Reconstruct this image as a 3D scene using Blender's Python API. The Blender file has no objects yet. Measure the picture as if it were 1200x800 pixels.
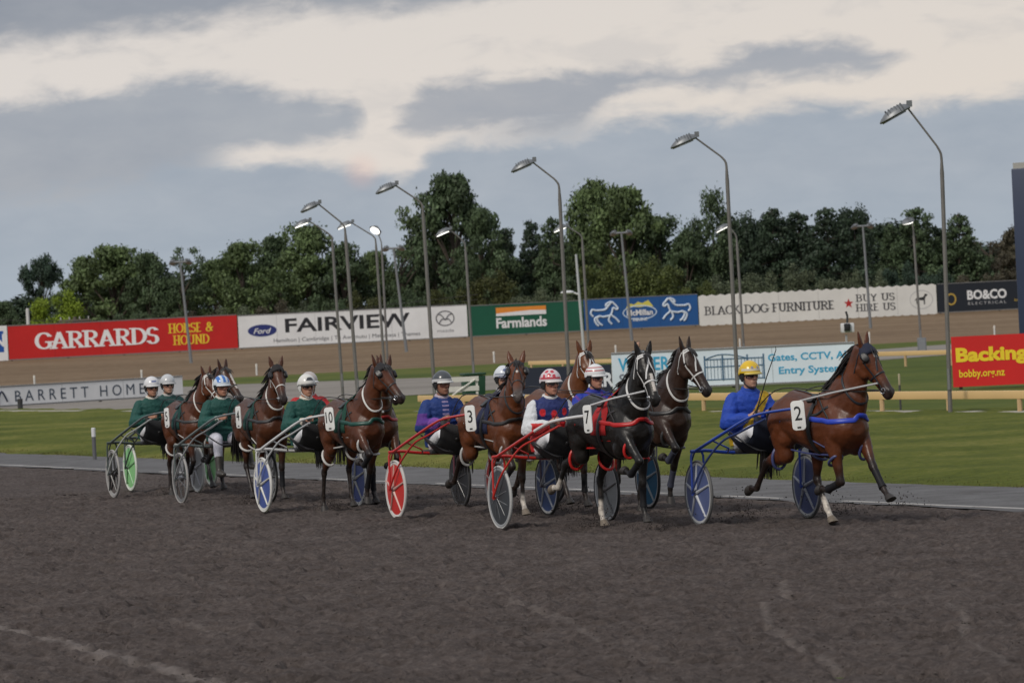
import bpy, bmesh, math, random
import numpy as np
from mathutils import Vector, Matrix, Euler, noise as mnoise
from mathutils.bvhtree import BVHTree
R = math.radians
random.seed(7); np.random.seed(7)
SC = bpy.context.scene
COL = SC.collection

# ------------------------------------------------------------ camera, sky, sun, exposure
CAM_H, F_PX, ROLL, HOR = 2.3, 5000.0, 0.05, 25.0
cam_data = bpy.data.cameras.new('camera')
cam_data.sensor_width = 36.0; cam_data.sensor_fit = 'HORIZONTAL'
cam_data.lens = F_PX / 1200 * 36.0
cam_data.clip_start = 0.5; cam_data.clip_end = 6000
cam = bpy.data.objects.new('camera', cam_data); COL.objects.link(cam)
cam.matrix_world = (Matrix.Translation((0, 0, CAM_H)) @ Matrix.Rotation(math.pi/2 - HOR/F_PX, 4, 'X')
                    @ Matrix.Rotation(-math.atan(ROLL), 4, 'Z'))
cam_data.dof.use_dof = True; cam_data.dof.focus_distance = 46.0; cam_data.dof.aperture_fstop = 7.0
SC.camera = cam

SUN_EL, SUN_AZ = 40.0, -142.0      # azimuth from +Y towards +X
world = bpy.data.worlds.new('World'); SC.world = world; world.use_nodes = True
def build_world():
    nt = world.node_tree; nt.nodes.clear(); N = nt.nodes.new; L = nt.links.new
    def math_(op, a, b=None, c=None, clamp=False):
        n = N('ShaderNodeMath'); n.operation = op; n.use_clamp = clamp
        for i, v in enumerate((a, b, c)):
            if v is None: continue
            if isinstance(v, (int, float)): n.inputs[i].default_value = v
            else: L(v, n.inputs[i])
        return n.outputs[0]
    out = N('ShaderNodeOutputWorld')
    sky = N('ShaderNodeTexSky'); sky.sky_type = 'NISHITA'; sky.sun_disc = False
    sky.sun_elevation = R(SUN_EL); sky.sun_rotation = R(SUN_AZ)
    bg_sky = N('ShaderNodeBackground'); L(sky.outputs[0], bg_sky.inputs[0]); bg_sky.inputs[1].default_value = 0.07
    tc = N('ShaderNodeTexCoord'); sep = N('ShaderNodeSeparateXYZ'); L(tc.outputs['Generated'], sep.inputs[0])
    X, Y, Z = sep.outputs
    az = math_('ARCTAN2', X, Y)
    el = math_('ARCSINE', Z)
    u = math_('MULTIPLY', az, 50.0)        # 1 unit = 1.15 degrees of sky
    v = math_('MULTIPLY', el, 50.0)
    comb = N('ShaderNodeCombineXYZ'); L(u, comb.inputs[0]); L(math_('MULTIPLY', v, 2.5), comb.inputs[1])
    def noise_(scale, det=6, rough=.6, off=0.0, dist=0.0):
        mp = N('ShaderNodeMapping'); L(comb.outputs[0], mp.inputs[0]); mp.inputs['Location'].default_value = (off, off*.7, off*1.3)
        n = N('ShaderNodeTexNoise'); n.inputs['Scale'].default_value = scale; n.inputs['Detail'].default_value = det
        n.inputs['Roughness'].default_value = rough; n.inputs['Distortion'].default_value = dist
        L(mp.outputs[0], n.inputs['Vector']); return math_('SUBTRACT', n.outputs['Fac'], 0.5)
    big, fine = noise_(.55, 3, .5, 3.1), noise_(1.6, 8, .62, 9.2, .3)
    def curve(pts):                         # cloud edge height v as a function of u, both given in sky units
        n = N('ShaderNodeFloatCurve'); L(math_('MULTIPLY_ADD', u, 1/14, .5, True), n.inputs['Value'])
        c = n.mapping.curves[0]
        P = [((a+7)/14, b/6) for a, b in pts]
        while len(c.points) < len(P): c.points.new(.5, .5)
        for p, q in zip(c.points, P): p.location = q
        n.mapping.update()
        return math_('MULTIPLY', n.outputs[0], 6.0)
    def sstep(x, w):
        n = N('ShaderNodeMapRange'); n.interpolation_type = 'SMOOTHSTEP'
        n.inputs['From Min'].default_value = -w; n.inputs['From Max'].default_value = w
        L(x, n.inputs['Value']); return n.outputs[0]
    def px(x, y): return ((x-600)/100, (375-(y+.05*(x-600)))/100)
    wob = math_('ADD', math_('MULTIPLY', big, .55), math_('MULTIPLY', fine, .55))
    vw = math_('ADD', v, wob)
    low = curve([px(-100,180), px(0,178), px(150,172), px(255,178), px(300,190), px(400,192), px(480,202), px(525,172), px(620,160), px(760,142), px(900,132), px(1050,126), px(1200,112), px(1300,110)])
    d_low = sstep(math_('SUBTRACT', low, vw), .17)
    lt = curve([px(-100,126), px(0,128), px(100,112), px(200,94), px(330,102), px(400,112), px(436,128), px(470,200), px(1300,330)])
    lb = curve([px(-100,240), px(0,230), px(200,205), px(300,166), px(400,156), px(436,140), px(470,90), px(1300,-60)])
    d_left = sstep(math_('MINIMUM', math_('SUBTRACT', lt, vw), math_('SUBTRACT', vw, lb)), .15)
    mt = curve([px(-100,190), px(430,190), px(480,130), px(540,92), px(640,86), px(790,84), px(880,60), px(1040,54), px(1085,76), px(1120,130), px(1300,200)])
    mb = curve([px(-100,100), px(430,110), px(490,146), px(560,150), px(680,152), px(730,122), px(790,104), px(900,92), px(1030,80), px(1085,60), px(1300,20)])
    d_mid = sstep(math_('MINIMUM', math_('SUBTRACT', mt, vw), math_('SUBTRACT', vw, mb)), .14)
    tl = curve([px(-100,66), px(0,56), px(200,34), px(400,10), px(620,-4), px(760,-60), px(900,-120), px(1300,-150)])
    d_top = sstep(math_('SUBTRACT', vw, tl), .2)
    wis = noise_(.9, 5, .55, 21.7, .4)
    d_wis = math_('MULTIPLY', sstep(math_('SUBTRACT', wis, .13), .09), .32)
    def mix(fac, a, b):
        n = N('ShaderNodeMix'); n.data_type = 'RGBA'
        if isinstance(fac, (int, float)): n.inputs[0].default_value = fac
        else: L(fac, n.inputs[0])
        for s, c in ((6, a), (7, b)):
            if isinstance(c, tuple): n.inputs[s].default_value = (*c, 1)
            else: L(c, n.inputs[s])
        return n.outputs[2]
    def ramp(x, lo, hi):
        n = N('ShaderNodeMapRange'); n.inputs['From Min'].default_value = lo; n.inputs['From Max'].default_value = hi
        L(x, n.inputs['Value']); return n.outputs[0]
    clear = mix(ramp(u, -6, 6), (.77, .715, .68), (.785, .70, .62))
    clear = mix(ramp(v, 1.2, 4.8), clear, (.725, .675, .635))
    # broken light inside the clouds
    cl_tex = ramp(math_('ADD', math_('MULTIPLY', big, .9), math_('MULTIPLY', fine, .6)), -.36, .36)
    c_low = mix(cl_tex, (.325, .375, .45), (.425, .465, .525))
    c_low = mix(ramp(v, .1, 1.6), mix(cl_tex, (.355, .425, .505), (.41, .475, .55)), c_low)
    c_mid = mix(cl_tex, (.335, .36, .415), (.44, .445, .475))
    c_top = mix(cl_tex, (.26, .285, .34), (.37, .385, .425))
    col = mix(d_wis, clear, (.50, .49, .50))
    col = mix(d_mid, col, c_mid)
    col = mix(d_low, col, c_low)
    col = mix(d_left, col, mix(cl_tex, (.325, .355, .415), (.42, .44, .48)))
    col = mix(d_top, col, c_top)
    pink = math_('MULTIPLY', sstep(math_('SUBTRACT', .16, math_('SQRT', math_('ADD', math_('POWER', math_('ADD', u, 1.66), 2.0), math_('POWER', math_('SUBTRACT', v, 1.83), 2.0)))), .12), .30)
    col = mix(pink, col, (.80, .52, .45))
    # the deck of high cloud overhead (out of the picture) that lights the scene
    zen = mix(cl_tex, (.50, .53, .59), (.65, .67, .71))
    col = mix(ramp(v, 6.0, 22.0), col, zen)
    col = mix(ramp(v, -.02, -.6), col, (.12, .11, .10))
    bg_cl = N('ShaderNodeBackground'); L(col, bg_cl.inputs[0]); bg_cl.inputs[1].default_value = 1.0
    mx = N('ShaderNodeMixShader'); mx.inputs[0].default_value = .93
    L(bg_sky.outputs[0], mx.inputs[1]); L(bg_cl.outputs[0], mx.inputs[2]); L(mx.outputs[0], out.inputs[0])
build_world()
sun_data = bpy.data.lights.new('sun', 'SUN'); sun_data.energy = 2.0; sun_data.angle = R(12); sun_data.color = (1.0, .93, .84)
sun = bpy.data.objects.new('sun', sun_data); COL.objects.link(sun)
_sd = Vector((math.sin(R(SUN_AZ))*math.cos(R(SUN_EL)), math.cos(R(SUN_AZ))*math.cos(R(SUN_EL)), math.sin(R(SUN_EL))))
sun.rotation_euler = (-_sd).to_track_quat('-Z', 'Y').to_euler(); sun.location = (0, 0, 60)
SC.view_settings.view_transform = 'Standard'; SC.view_settings.look = 'None'
SC.view_settings.exposure = 0.0; SC.view_settings.gamma = 1.0
SC.render.engine = 'CYCLES'; SC.cycles.use_denoising = True
SC.cycles.max_bounces = 6; SC.cycles.diffuse_bounces = 3; SC.cycles.glossy_bounces = 3; SC.cycles.transparent_max_bounces = 8

# ------------------------------------------------------------ where a spot of the photograph lies in the place
_c, _s = math.cos(math.atan(ROLL)), math.sin(math.atan(ROLL))
def _uv(px, py):
    dx, dy = px-600, py-400
    return dx*_c - dy*_s, dy*_c + dx*_s + HOR
def at(px, py, d):
    u, v = _uv(px, py); return Vector((u/F_PX*d, d, CAM_H - v/F_PX*d))
def ground(px, py, z=0.0):
    u, v = _uv(px, py); d = F_PX*(CAM_H-z)/v; return Vector((u/F_PX*d, d, z))
# ------------------------------------------------------------ materials
def mat(name, col, rough=.6, metal=0.0, var=.12, scale=8.0, bump=0.0, bscale=60.0, spec=.5, emit=None, coat=0.0, attr=None, trans=0.0, sheen=0.0, rvar=0.0):
    m = bpy.data.materials.new(name); m.use_nodes = True
    nt = m.node_tree; b = nt.nodes['Principled BSDF']; N = nt.nodes.new; L = nt.links.new
    b.inputs['Roughness'].default_value = rough; b.inputs['Metallic'].default_value = metal
    b.inputs['Specular IOR Level'].default_value = spec
    if coat: b.inputs['Coat Weight'].default_value = coat; b.inputs['Coat Roughness'].default_value = .25
    if sheen: b.inputs['Sheen Weight'].default_value = sheen; b.inputs['Sheen Roughness'].default_value = .4
    if trans: b.inputs['Transmission Weight'].default_value = trans
    tc = N('ShaderNodeTexCoord')
    n = N('ShaderNodeTexNoise'); n.inputs['Scale'].default_value = scale; n.inputs['Detail'].default_value = 6
    n.inputs['Roughness'].default_value = .65
    L(tc.outputs['Object'], n.inputs['Vector'])
    mr = N('ShaderNodeMapRange'); mr.inputs['From Min'].default_value = .25; mr.inputs['From Max'].default_value = .75
    mr.inputs['To Min'].default_value = 1-var; mr.inputs['To Max'].default_value = 1+var; L(n.outputs['Fac'], mr.inputs['Value'])
    mx = N('ShaderNodeMix'); mx.data_type = 'RGBA'; mx.blend_type = 'MULTIPLY'; mx.inputs[0].default_value = 1
    if attr:
        a = N('ShaderNodeAttribute'); a.attribute_name = attr; L(a.outputs['Color'], mx.inputs[6])
    else: mx.inputs[6].default_value = (*col, 1)
    L(mr.outputs[0], mx.inputs[7]); L(mx.outputs[2], b.inputs['Base Color'])
    if rvar:
        rr = N('ShaderNodeMapRange'); rr.inputs['From Min'].default_value = .3; rr.inputs['From Max'].default_value = .7; rr.inputs['To Min'].default_value = rough-rvar; rr.inputs['To Max'].default_value = rough+rvar; L(n.outputs['Fac'], rr.inputs['Value']); L(rr.outputs[0], b.inputs['Roughness'])
    if bump:
        n2 = N('ShaderNodeTexNoise'); n2.inputs['Scale'].default_value = bscale; n2.inputs['Detail'].default_value = 4
        L(tc.outputs['Object'], n2.inputs['Vector'])
        bp = N('ShaderNodeBump'); bp.inputs['Strength'].default_value = bump; bp.inputs['Distance'].default_value = .02
        L(n2.outputs['Fac'], bp.inputs['Height']); L(bp.outputs[0], b.inputs['Normal'])
    if emit:
        b.inputs['Emission Color'].default_value = (*emit[0], 1); b.inputs['Emission Strength'].default_value = emit[1]
    return m
M = {}
def MM(key, *a, **k):
    if key not in M: M[key] = mat(key, *a, **k)
    return M[key]
_flat = {}
def paint(c, rough=.45, metal=0.0, **k):
    key = (tuple(round(x, 3) for x in c), rough, metal, tuple(sorted(k.items())))
    if key not in _flat: _flat[key] = mat('paint', c, rough, metal, **{**dict(var=.08, scale=3.0), **k})
    return _flat[key]

# ------------------------------------------------------------ mesh helpers
class MB:
    """collects shapes and links them as one mesh object"""
    def __init__(s): s.v = []; s.f = []; s.n = 0; s.mi = []; s.cur = 0
    def add(s, v, f):
        v = np.asarray(v, float).reshape(-1, 3); s.v.append(v)
        o = s.n
        for q in f: s.f.append([i+o for i in q]); s.mi.append(s.cur)
        s.n += len(v); return s
    def box(s, c, size, rot=None, taper=1.0):
        x, y, z = [k/2 for k in size]; t = taper
        v = np.array([(-x,-y,-z),(x,-y,-z),(x,y,-z),(-x,y,-z),(-x*t,-y*t,z),(x*t,-y*t,z),(x*t,y*t,z),(-x*t,y*t,z)])
        if rot is not None: v = v @ np.array(rot.to_3x3()).T
        return s.add(v+np.array(c), [(0,3,2,1),(4,5,6,7),(0,1,5,4),(1,2,6,5),(2,3,7,6),(3,0,4,7)])
    def tube(s, pts, r, n=8, flat=None, closed=False):
        """tube along a polyline; r number or list; flat=(normals, ratio) makes a strap"""
        P = [Vector(p) for p in pts]; k = len(P)
        rr = r if isinstance(r, (list, tuple)) else [r]*k
        rings = []; prev = None
        for i in range(k):
            if closed: t = P[(i+1) % k]-P[i-1]
            else: t = (P[min(i+1, k-1)]-P[max(i-1, 0)])
            t = t.normalized() if t.length > 1e-9 else Vector((0,0,1))
            if flat: a = flat[0][i] - t*flat[0][i].dot(t)
            elif prev is None:
                a = t.orthogonal()
            else: a = prev - t*prev.dot(t)
            if a.length < 1e-6: a = t.orthogonal()
            a.normalize(); prev = a.copy(); b = t.cross(a)
            fa = flat[1] if flat else 1.0
            rings.append([P[i]+a*(rr[i]*fa*math.cos(2*math.pi*j/n))+b*(rr[i]*math.sin(2*math.pi*j/n)) for j in range(n)])
        return s.rings(rings, closed)
    def rings(s, rings, closed=False, cap=True):
        k, n = len(rings), len(rings[0])
        v = [tuple(p) for r in rings for p in r]; f = []
        for i in range(k if closed else k-1):
            a, b = i*n, ((i+1) % k)*n
            for j in range(n): f.append((a+j, a+(j+1) % n, b+(j+1) % n, b+j))
        if not closed and cap:
            f.append(tuple(reversed(range(n)))); f.append(tuple((k-1)*n+j for j in range(n)))
        return s.add(v, f)
    def lathe(s, prof, n=32, mtx=None):
        """profile [(r, h)] turned round local Z"""
        rings = [[(r*math.cos(2*math.pi*j/n), r*math.sin(2*math.pi*j/n), h) for j in range(n)] for r, h in prof]
        if mtx is not None: rings = [[mtx @ Vector(p) for p in r] for r in rings]
        return s.rings(rings)
    def sphere(s, c, r, n=10, m=7):
        r = r if isinstance(r, (tuple, list)) else (r, r, r)
        rings = []
        for i in range(1, m):
            th = math.pi*i/m
            rings.append([(c[0]+r[0]*math.sin(th)*math.cos(2*math.pi*j/n), c[1]+r[1]*math.sin(th)*math.sin(2*math.pi*j/n), c[2]-r[2]*math.cos(th)) for j in range(n)])
        return s.rings(rings)
    def prism(s, poly, depth, mtx=None):
        """polygon [(x, z)] extruded along y by depth (front at y=0 facing -y)"""
        n = len(poly)
        v = [(x, 0, z) for x, z in poly]+[(x, depth, z) for x, z in poly]
        if mtx is not None: v = [mtx @ Vector(p) for p in v]
        f = [tuple(range(n)), tuple(reversed(range(n, 2*n)))]+[(j, j+n, (j+1) % n+n, (j+1) % n) for j in range(n)]
        return s.add(v, f)
    def mesh(s, name):
        me = bpy.data.meshes.new(name)
        v = np.concatenate(s.v) if s.v else np.zeros((0, 3))
        me.from_pydata(v.tolist(), [], s.f); 
        if s.mi and max(s.mi) > 0: me.polygons.foreach_set('material_index', s.mi)
        me.update(); return me
    def build(s, name, m, parent=None, smooth=True, fix=True, bevel=0.0):
        me = s.mesh(name)
        if fix or bevel:
            bm = bmesh.new(); bm.from_mesh(me)
            if bevel: bmesh.ops.bevel(bm, geom=[e for e in bm.edges if len(e.link_faces) == 2 and e.calc_face_angle(0) > .6], offset=bevel, segments=2, profile=.6, affect='EDGES', clamp_overlap=True)
            bmesh.ops.recalc_face_normals(bm, faces=bm.faces); bm.to_mesh(me); bm.free()
        return link(name, me, m, parent, smooth)
def link(name, me, m=None, parent=None, smooth=True):
    o = bpy.data.objects.new(name, me); COL.objects.link(o)
    for k in (m if isinstance(m, (list, tuple)) else [m]):
        if k is not None: me.materials.append(k)
    if smooth:
        me.polygons.foreach_set('use_smooth', [True]*len(me.polygons))
        try: me.set_sharp_from_angle(angle=R(38))
        except Exception: pass
    if parent is not None: o.parent = parent
    return o
def tag(o, label=None, cat=None, group=None, kind=None):
    if label: o['label'] = label
    if cat: o['category'] = cat
    if group: o['group'] = group
    if kind: o['kind'] = kind
    return o
def thing(name, label, cat, loc=(0,0,0), rz=0.0, group=None):
    o = bpy.data.objects.new(name, None); COL.objects.link(o); o.empty_display_size = .2
    o.location = loc; o.rotation_euler = (0, 0, rz); return tag(o, label, cat, group)
def struct(o): o['kind'] = 'structure'; return o
def copy_tree(o, parent=None):
    c = o.copy(); COL.objects.link(c)
    if parent is not None: c.parent = parent
    for ch in list(o.children): copy_tree(ch, c)
    return c
def setcol(me, cols, name='Col'):
    a = me.color_attributes.new(name, 'FLOAT_COLOR', 'POINT')
    c = np.ones((len(me.vertices), 4), np.float32); c[:, :3] = cols
    a.data.foreach_set('color', c.ravel())
def verts(me):
    v = np.empty(len(me.vertices)*3, np.float32); me.vertices.foreach_get('co', v); return v.reshape(-1, 3)
def voxel(mb, size, smooth=6, fac=.5, name='m'):
    me = mb.mesh('tmp')
    bm = bmesh.new(); bm.from_mesh(me); bmesh.ops.recalc_face_normals(bm, faces=bm.faces); bm.to_mesh(me); bm.free()
    o = bpy.data.objects.new('tmp', me); COL.objects.link(o)
    r = o.modifiers.new('r', 'REMESH'); r.mode = 'VOXEL'; r.voxel_size = size
    if smooth: s = o.modifiers.new('s', 'SMOOTH'); s.factor = fac; s.iterations = smooth
    dg = bpy.context.evaluated_depsgraph_get()
    m2 = bpy.data.meshes.new_from_object(o.evaluated_get(dg)); m2.name = name
    bpy.data.objects.remove(o); bpy.data.meshes.remove(me)
    return m2
def bvh_of(me): return BVHTree.FromPolygons([v.co.copy() for v in me.vertices], [tuple(p.vertices) for p in me.polygons])
def seg(mb, p0, p1, prof, side=(0,1,0), n=14, cap=True):
    """limb piece: prof = [(t, a, b, off)] a = half depth in the bending plane, b = half width along side"""
    p0, p1, side = Vector(p0), Vector(p1), Vector(side)
    ax = (p1-p0); ln = ax.length; ax = ax/ln
    sd = (side-ax*side.dot(ax)).normalized(); fw = sd.cross(ax).normalized()   # fw ~ forwards for a leg pointing down
    rings = []
    def ring(t, a, b, off): 
        c = p0+ax*(t*ln)+fw*off
        return [c+fw*(a*math.cos(2*math.pi*j/n))+sd*(b*math.sin(2*math.pi*j/n)) for j in range(n)]
    P = [(q+(0.0,))[:4] for q in prof]
    # smooth resample of the profile
    Q = []
    for i in range(len(P)-1):
        for k in range(3):
            w = k/3; w2 = w*w*(3-2*w); Q.append(tuple(P[i][j]*(1-(w if j == 0 else w2))+P[i+1][j]*(w if j == 0 else w2) for j in range(4)))
    Q.append(P[-1])
    if cap:
        t, a, b, o = Q[0]; e = (a+b)/2/ln
        for k in (.12, .45, .8): ca = math.sin(math.acos(1-k)); rings.append(ring(t-e*(1-k), a*ca, b*ca, o))
    for q in Q: rings.append(ring(*q))
    if cap:
        t, a, b, o = Q[-1]; e = (a+b)/2/ln
        for k in (.8, .45, .12): ca = math.sin(math.acos(1-k)); rings.append(ring(t+e*(1-k), a*ca, b*ca, o))
    mb.rings(rings)
def smoothline(pts, k=6, closed=False):
    P = [Vector(p) for p in pts]; n = len(P); out = []
    m = n if closed else n-1
    for i in range(m):
        p0, p1, p2, p3 = (P[(i-1) % n], P[i], P[(i+1) % n], P[(i+2) % n]) if closed else (P[max(i-1,0)], P[i], P[i+1], P[min(i+2,n-1)])
        for j in range(k):
            t = j/k; out.append(.5*((2*p1)+(p2-p0)*t+(2*p0-5*p1+4*p2-p3)*t*t+(3*p1-p0-3*p2+p3)*t*t*t))
    if not closed: out.append(P[-1])
    return out
def strap(mb, bvh, pts, w, off=.006, k=8, closed=False, thick=.28, snap=True):
    """a flat strap lying on a body surface"""
    L_ = smoothline(pts, k, closed); P = []; Nn = []
    for p in L_:
        q, nn, _, d = bvh.find_nearest(p)
        if not snap and d > .05: P.append(p); Nn.append(nn); continue
        P.append(q+nn*off); Nn.append(nn)
    for _ in range(2):
        P = [(P[i-1]+P[i]*2+P[(i+1) % len(P)])/4 if (closed or 0 < i < len(P)-1) else P[i] for i in range(len(P))]
    mb.tube(P, w, 8, (Nn, thick), closed)
def text_mesh(s, size=1.0, bold=0.0, ext=.003, sx=1.0, shear=0.0, spacing=1.0):
    cu = bpy.data.curves.new('t', 'FONT'); cu.body = s; cu.size = size; cu.offset = bold; cu.extrude = ext
    cu.shear = shear; cu.space_character = spacing; cu.align_x = 'CENTER'; cu.align_y = 'CENTER'; cu.resolution_u = 3
    o = bpy.data.objects.new('t', cu); COL.objects.link(o)
    me = bpy.data.meshes.new_from_object(o.evaluated_get(bpy.context.evaluated_depsgraph_get()))
    bpy.data.objects.remove(o); bpy.data.curves.remove(cu)
    if sx != 1.0: me.transform(Matrix.Diagonal((sx, 1, 1, 1)))
    return me
# ------------------------------------------------------------ the ground
E0 = Vector((-9.97, 82.1, 0)); TD = Vector((.3877, -.9218, 0)); ND = Vector((.9218, .3877, 0))    # track edge: direction of racing, and across to the infield
UE = E0.dot(ND)                                                                                  # across-track coordinate of the dirt's inner edge
def tu(t, u, z=0.0): return TD*t + ND*u + Vector((0,0,z))
def ground_mat(name, cols, rough=.95, s1=1.2, s2=9.0, bump=.5, bdist=.03, attr=None, attrcol=None, stretch=None, wmix=.55):
    m = bpy.data.materials.new(name); m.use_nodes = True; nt = m.node_tree; b = nt.nodes['Principled BSDF']; N = nt.nodes.new; L = nt.links.new
    b.inputs['Roughness'].default_value = rough; b.inputs['Specular IOR Level'].default_value = .12
    tc = N('ShaderNodeTexCoord')
    def nz(s, d=6, r=.65, stretch=None):
        n = N('ShaderNodeTexNoise'); n.inputs['Scale'].default_value = s; n.inputs['Detail'].default_value = d; n.inputs['Roughness'].default_value = r
        if stretch:
            mp = N('ShaderNodeMapping'); mp.inputs['Rotation'].default_value = (0,0,stretch[0]); mp.inputs['Scale'].default_value = stretch[1]; L(tc.outputs['Object'], mp.inputs[0]); L(mp.outputs[0], n.inputs['Vector'])
        else: L(tc.outputs['Object'], n.inputs['Vector'])
        return n.outputs['Fac']
    a, c = nz(s1, 4, .55), nz(s2, 8, .7)
    if stretch: a = nz(s1*8, 5, .6, stretch)
    r = N('ShaderNodeValToRGB'); r.color_ramp.elements[0].position = .32; r.color_ramp.elements[1].position = .68
    r.color_ramp.elements[0].color = (*cols[0], 1); r.color_ramp.elements[1].color = (*cols[2], 1); e = r.color_ramp.elements.new(.5); e.color = (*cols[1], 1)
    ad = N('ShaderNodeMath'); ad.operation = 'MULTIPLY_ADD'; L(a, ad.inputs[0]); ad.inputs[1].default_value = wmix; 
    ml = N('ShaderNodeMath'); ml.operation = 'MULTIPLY'; L(c, ml.inputs[0]); ml.inputs[1].default_value = 1-wmix; L(ml.outputs[0], ad.inputs[2]); L(ad.outputs[0], r.inputs[0])
    col = r.outputs[0]
    if attr:
        at_ = N('ShaderNodeAttribute'); at_.attribute_name = attr; mx = N('ShaderNodeMix'); mx.data_type = 'RGBA'
        f = N('ShaderNodeMath'); f.operation = 'MULTIPLY'; L(at_.outputs['Fac'], f.inputs[0]); L(nz(14, 5), f.inputs[1])
        g = N('ShaderNodeMath'); g.operation = 'MULTIPLY'; g.use_clamp = True; L(f.outputs[0], g.inputs[0]); g.inputs[1].default_value = 1.7
        L(g.outputs[0], mx.inputs[0]); L(col, mx.inputs[6]); mx.inputs[7].default_value = (*attrcol, 1); col = mx.outputs[2]
    L(col, b.inputs['Base Color'])
    if bump:
        bp = N('ShaderNodeBump'); bp.inputs['Strength'].default_value = bump; bp.inputs['Distance'].default_value = bdist; L(c, bp.inputs['Height']); L(bp.outputs[0], b.inputs['Normal'])
    return m
G_GRASS = ground_mat('grass', ((.042,.060,.010),(.098,.114,.019),(.200,.185,.050)), s1=.30, s2=7.0, bump=.6, bdist=.06)
G_FIELD = ground_mat('infield_grass', ((.042,.066,.011),(.078,.100,.017),(.140,.138,.034)), s1=.10, s2=1.5, bump=.2)
G_GRIT = ground_mat('grit', ((.085,.081,.080),(.128,.126,.128),(.175,.174,.178)), s1=1.6, s2=20, bump=.6)
G_LIME = ground_mat('pale_grit', ((.165,.150,.132),(.225,.205,.182),(.285,.262,.236)), s1=.15, s2=2.0, bump=.3)
G_DIRT = ground_mat('dirt', ((.044,.036,.033),(.094,.077,.071),(.152,.128,.119)), s1=1.1, s2=16.0, bump=1.0, bdist=.05, wmix=.25, attr='scuff', attrcol=(.21,.182,.168))
G_BANK = ground_mat('bank_dirt', ((.108,.072,.042),(.172,.119,.073),(.235,.170,.109)), s1=.08, s2=1.5, bump=.3, stretch=(.2,(.06,.55,1)))
def sheet(name, pts, m, z):
    me = bpy.data.meshes.new(name); me.from_pydata([(p[0], p[1], z) for p in pts], [], [tuple(range(len(pts)))]); me.update()
    if me.polygons[0].normal.z < 0: me.flip_normals()
    return struct(link(name, me, m, None, False))
# base land to the horizon
big = []
for k in range(64): a = 2*math.pi*k/64; big.append((3500*math.cos(a), 200+3500*math.sin(a)))
sheet('ground', big, ground_mat('land', ((.06,.09,.02),(.08,.11,.025),(.11,.13,.035)), s1=.01, s2=.2, bump=0), -.06)
# infield lawn
sheet('infield_grass', [tu(-200,UE+2.6), tu(60,UE+2.6), tu(60,UE+330), tu(-330,UE+330)], G_FIELD, -.03)
# mown verge between the grit strip and the rail, with a gently rolling surface
def gridmesh(t0, t1, u0, u1, nt_, nu, zf):
    T = np.linspace(t0, t1, nt_); U = np.linspace(u0, u1, nu); TT, UU = np.meshgrid(T, U, indexing='ij')
    X = TT*TD.x+UU*ND.x; Y = TT*TD.y+UU*ND.y; Z = zf(X, Y, TT, UU)
    v = np.stack([X,Y,Z], -1).reshape(-1,3)
    i = np.arange(nt_*nu).reshape(nt_,nu); f = np.stack([i[:-1,:-1],i[:-1,1:],i[1:,1:],i[1:,:-1]], -1).reshape(-1,4)
    me = bpy.data.meshes.new('g'); me.vertices.add(len(v)); me.vertices.foreach_set('co', v.astype(np.float32).ravel())
    me.loops.add(f.size); me.loops.foreach_set('vertex_index', f.ravel()); me.polygons.add(len(f))
    me.polygons.foreach_set('loop_start', np.arange(0,f.size,4)); me.polygons.foreach_set('loop_total', np.full(len(f),4)); me.update(calc_edges=True)
    if me.polygons[0].normal.z < 0: me.flip_normals()
    return me, v
def vnoise(X, Y, s, seed=0):
    rs = np.random.RandomState(seed); n = 256; G = rs.rand(n, n)
    x, y = X*s+31.7, Y*s+17.3; xi, yi = np.floor(x).astype(int), np.floor(y).astype(int); fx, fy = x-xi, y-yi
    fx, fy = fx*fx*(3-2*fx), fy*fy*(3-2*fy); g = lambda a, b: G[a % n, b % n]
    return (g(xi,yi)*(1-fx)+g(xi+1,yi)*fx)*(1-fy)+(g(xi,yi+1)*(1-fx)+g(xi+1,yi+1)*fx)*fy-.5
def verge_z(X, Y, T, U):
    k = np.clip((U-UE-2.4)/1.2, 0, 1)
    return -.02+k*.12+.06*vnoise(X,Y,.5,3)*k+.05*vnoise(X,Y,2.2,4)*k+.035*vnoise(X,Y,1.4,14)
me, v = gridmesh(-170, 40, UE+2.4, UE+18.5, 360, 60, verge_z); struct(link('grass_verge', me, G_GRASS))
# grit strip along the inside of the track with its pale string line
_rg = random.Random(4); _ts = [-200+.35*i for i in range(740)]
me = bpy.data.meshes.new('grit'); _v = []
for _i, _t in enumerate(_ts):
    w = .10*math.sin(_t*1.3)+.06*math.sin(_t*3.7+1); _v += [(*tu(_t, UE-.12+w*.6+_rg.gauss(0,.04))[:2], .003), (*tu(_t, UE+3.1)[:2], .003)]
me.from_pydata(_v, [], [(2*i, 2*i+1, 2*i+3, 2*i+2) for i in range(len(_ts)-1)]); me.update()
if me.polygons[0].normal.z < 0: me.flip_normals()
struct(link('grit_strip', me, G_GRIT))
ln = MB()
for k in range(130):
    if random.random() < .9: ln.box((*tu(-170+k*1.6, UE+.12+random.uniform(-.015,.015))[:2], .004), (1.55, random.uniform(.05,.09), .008), Matrix.Rotation(math.atan2(TD.y, TD.x), 4, 'Z'))
struct(ln.build('edge_line', ground_mat('lime_dust', ((.28,.27,.26),(.36,.35,.34),(.44,.43,.42)), s1=3, s2=20, bump=0)))
struct(MB().box((*tu(-65, UE+17.3)[:2], .06), (210, .45, .10), Matrix.Rotation(math.atan2(TD.y, TD.x), 4, 'Z')).build('rail_footing', ground_mat('concrete', ((.30,.28,.25),(.37,.35,.31),(.43,.41,.37)), s1=1, s2=8, bump=.1)))
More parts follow.
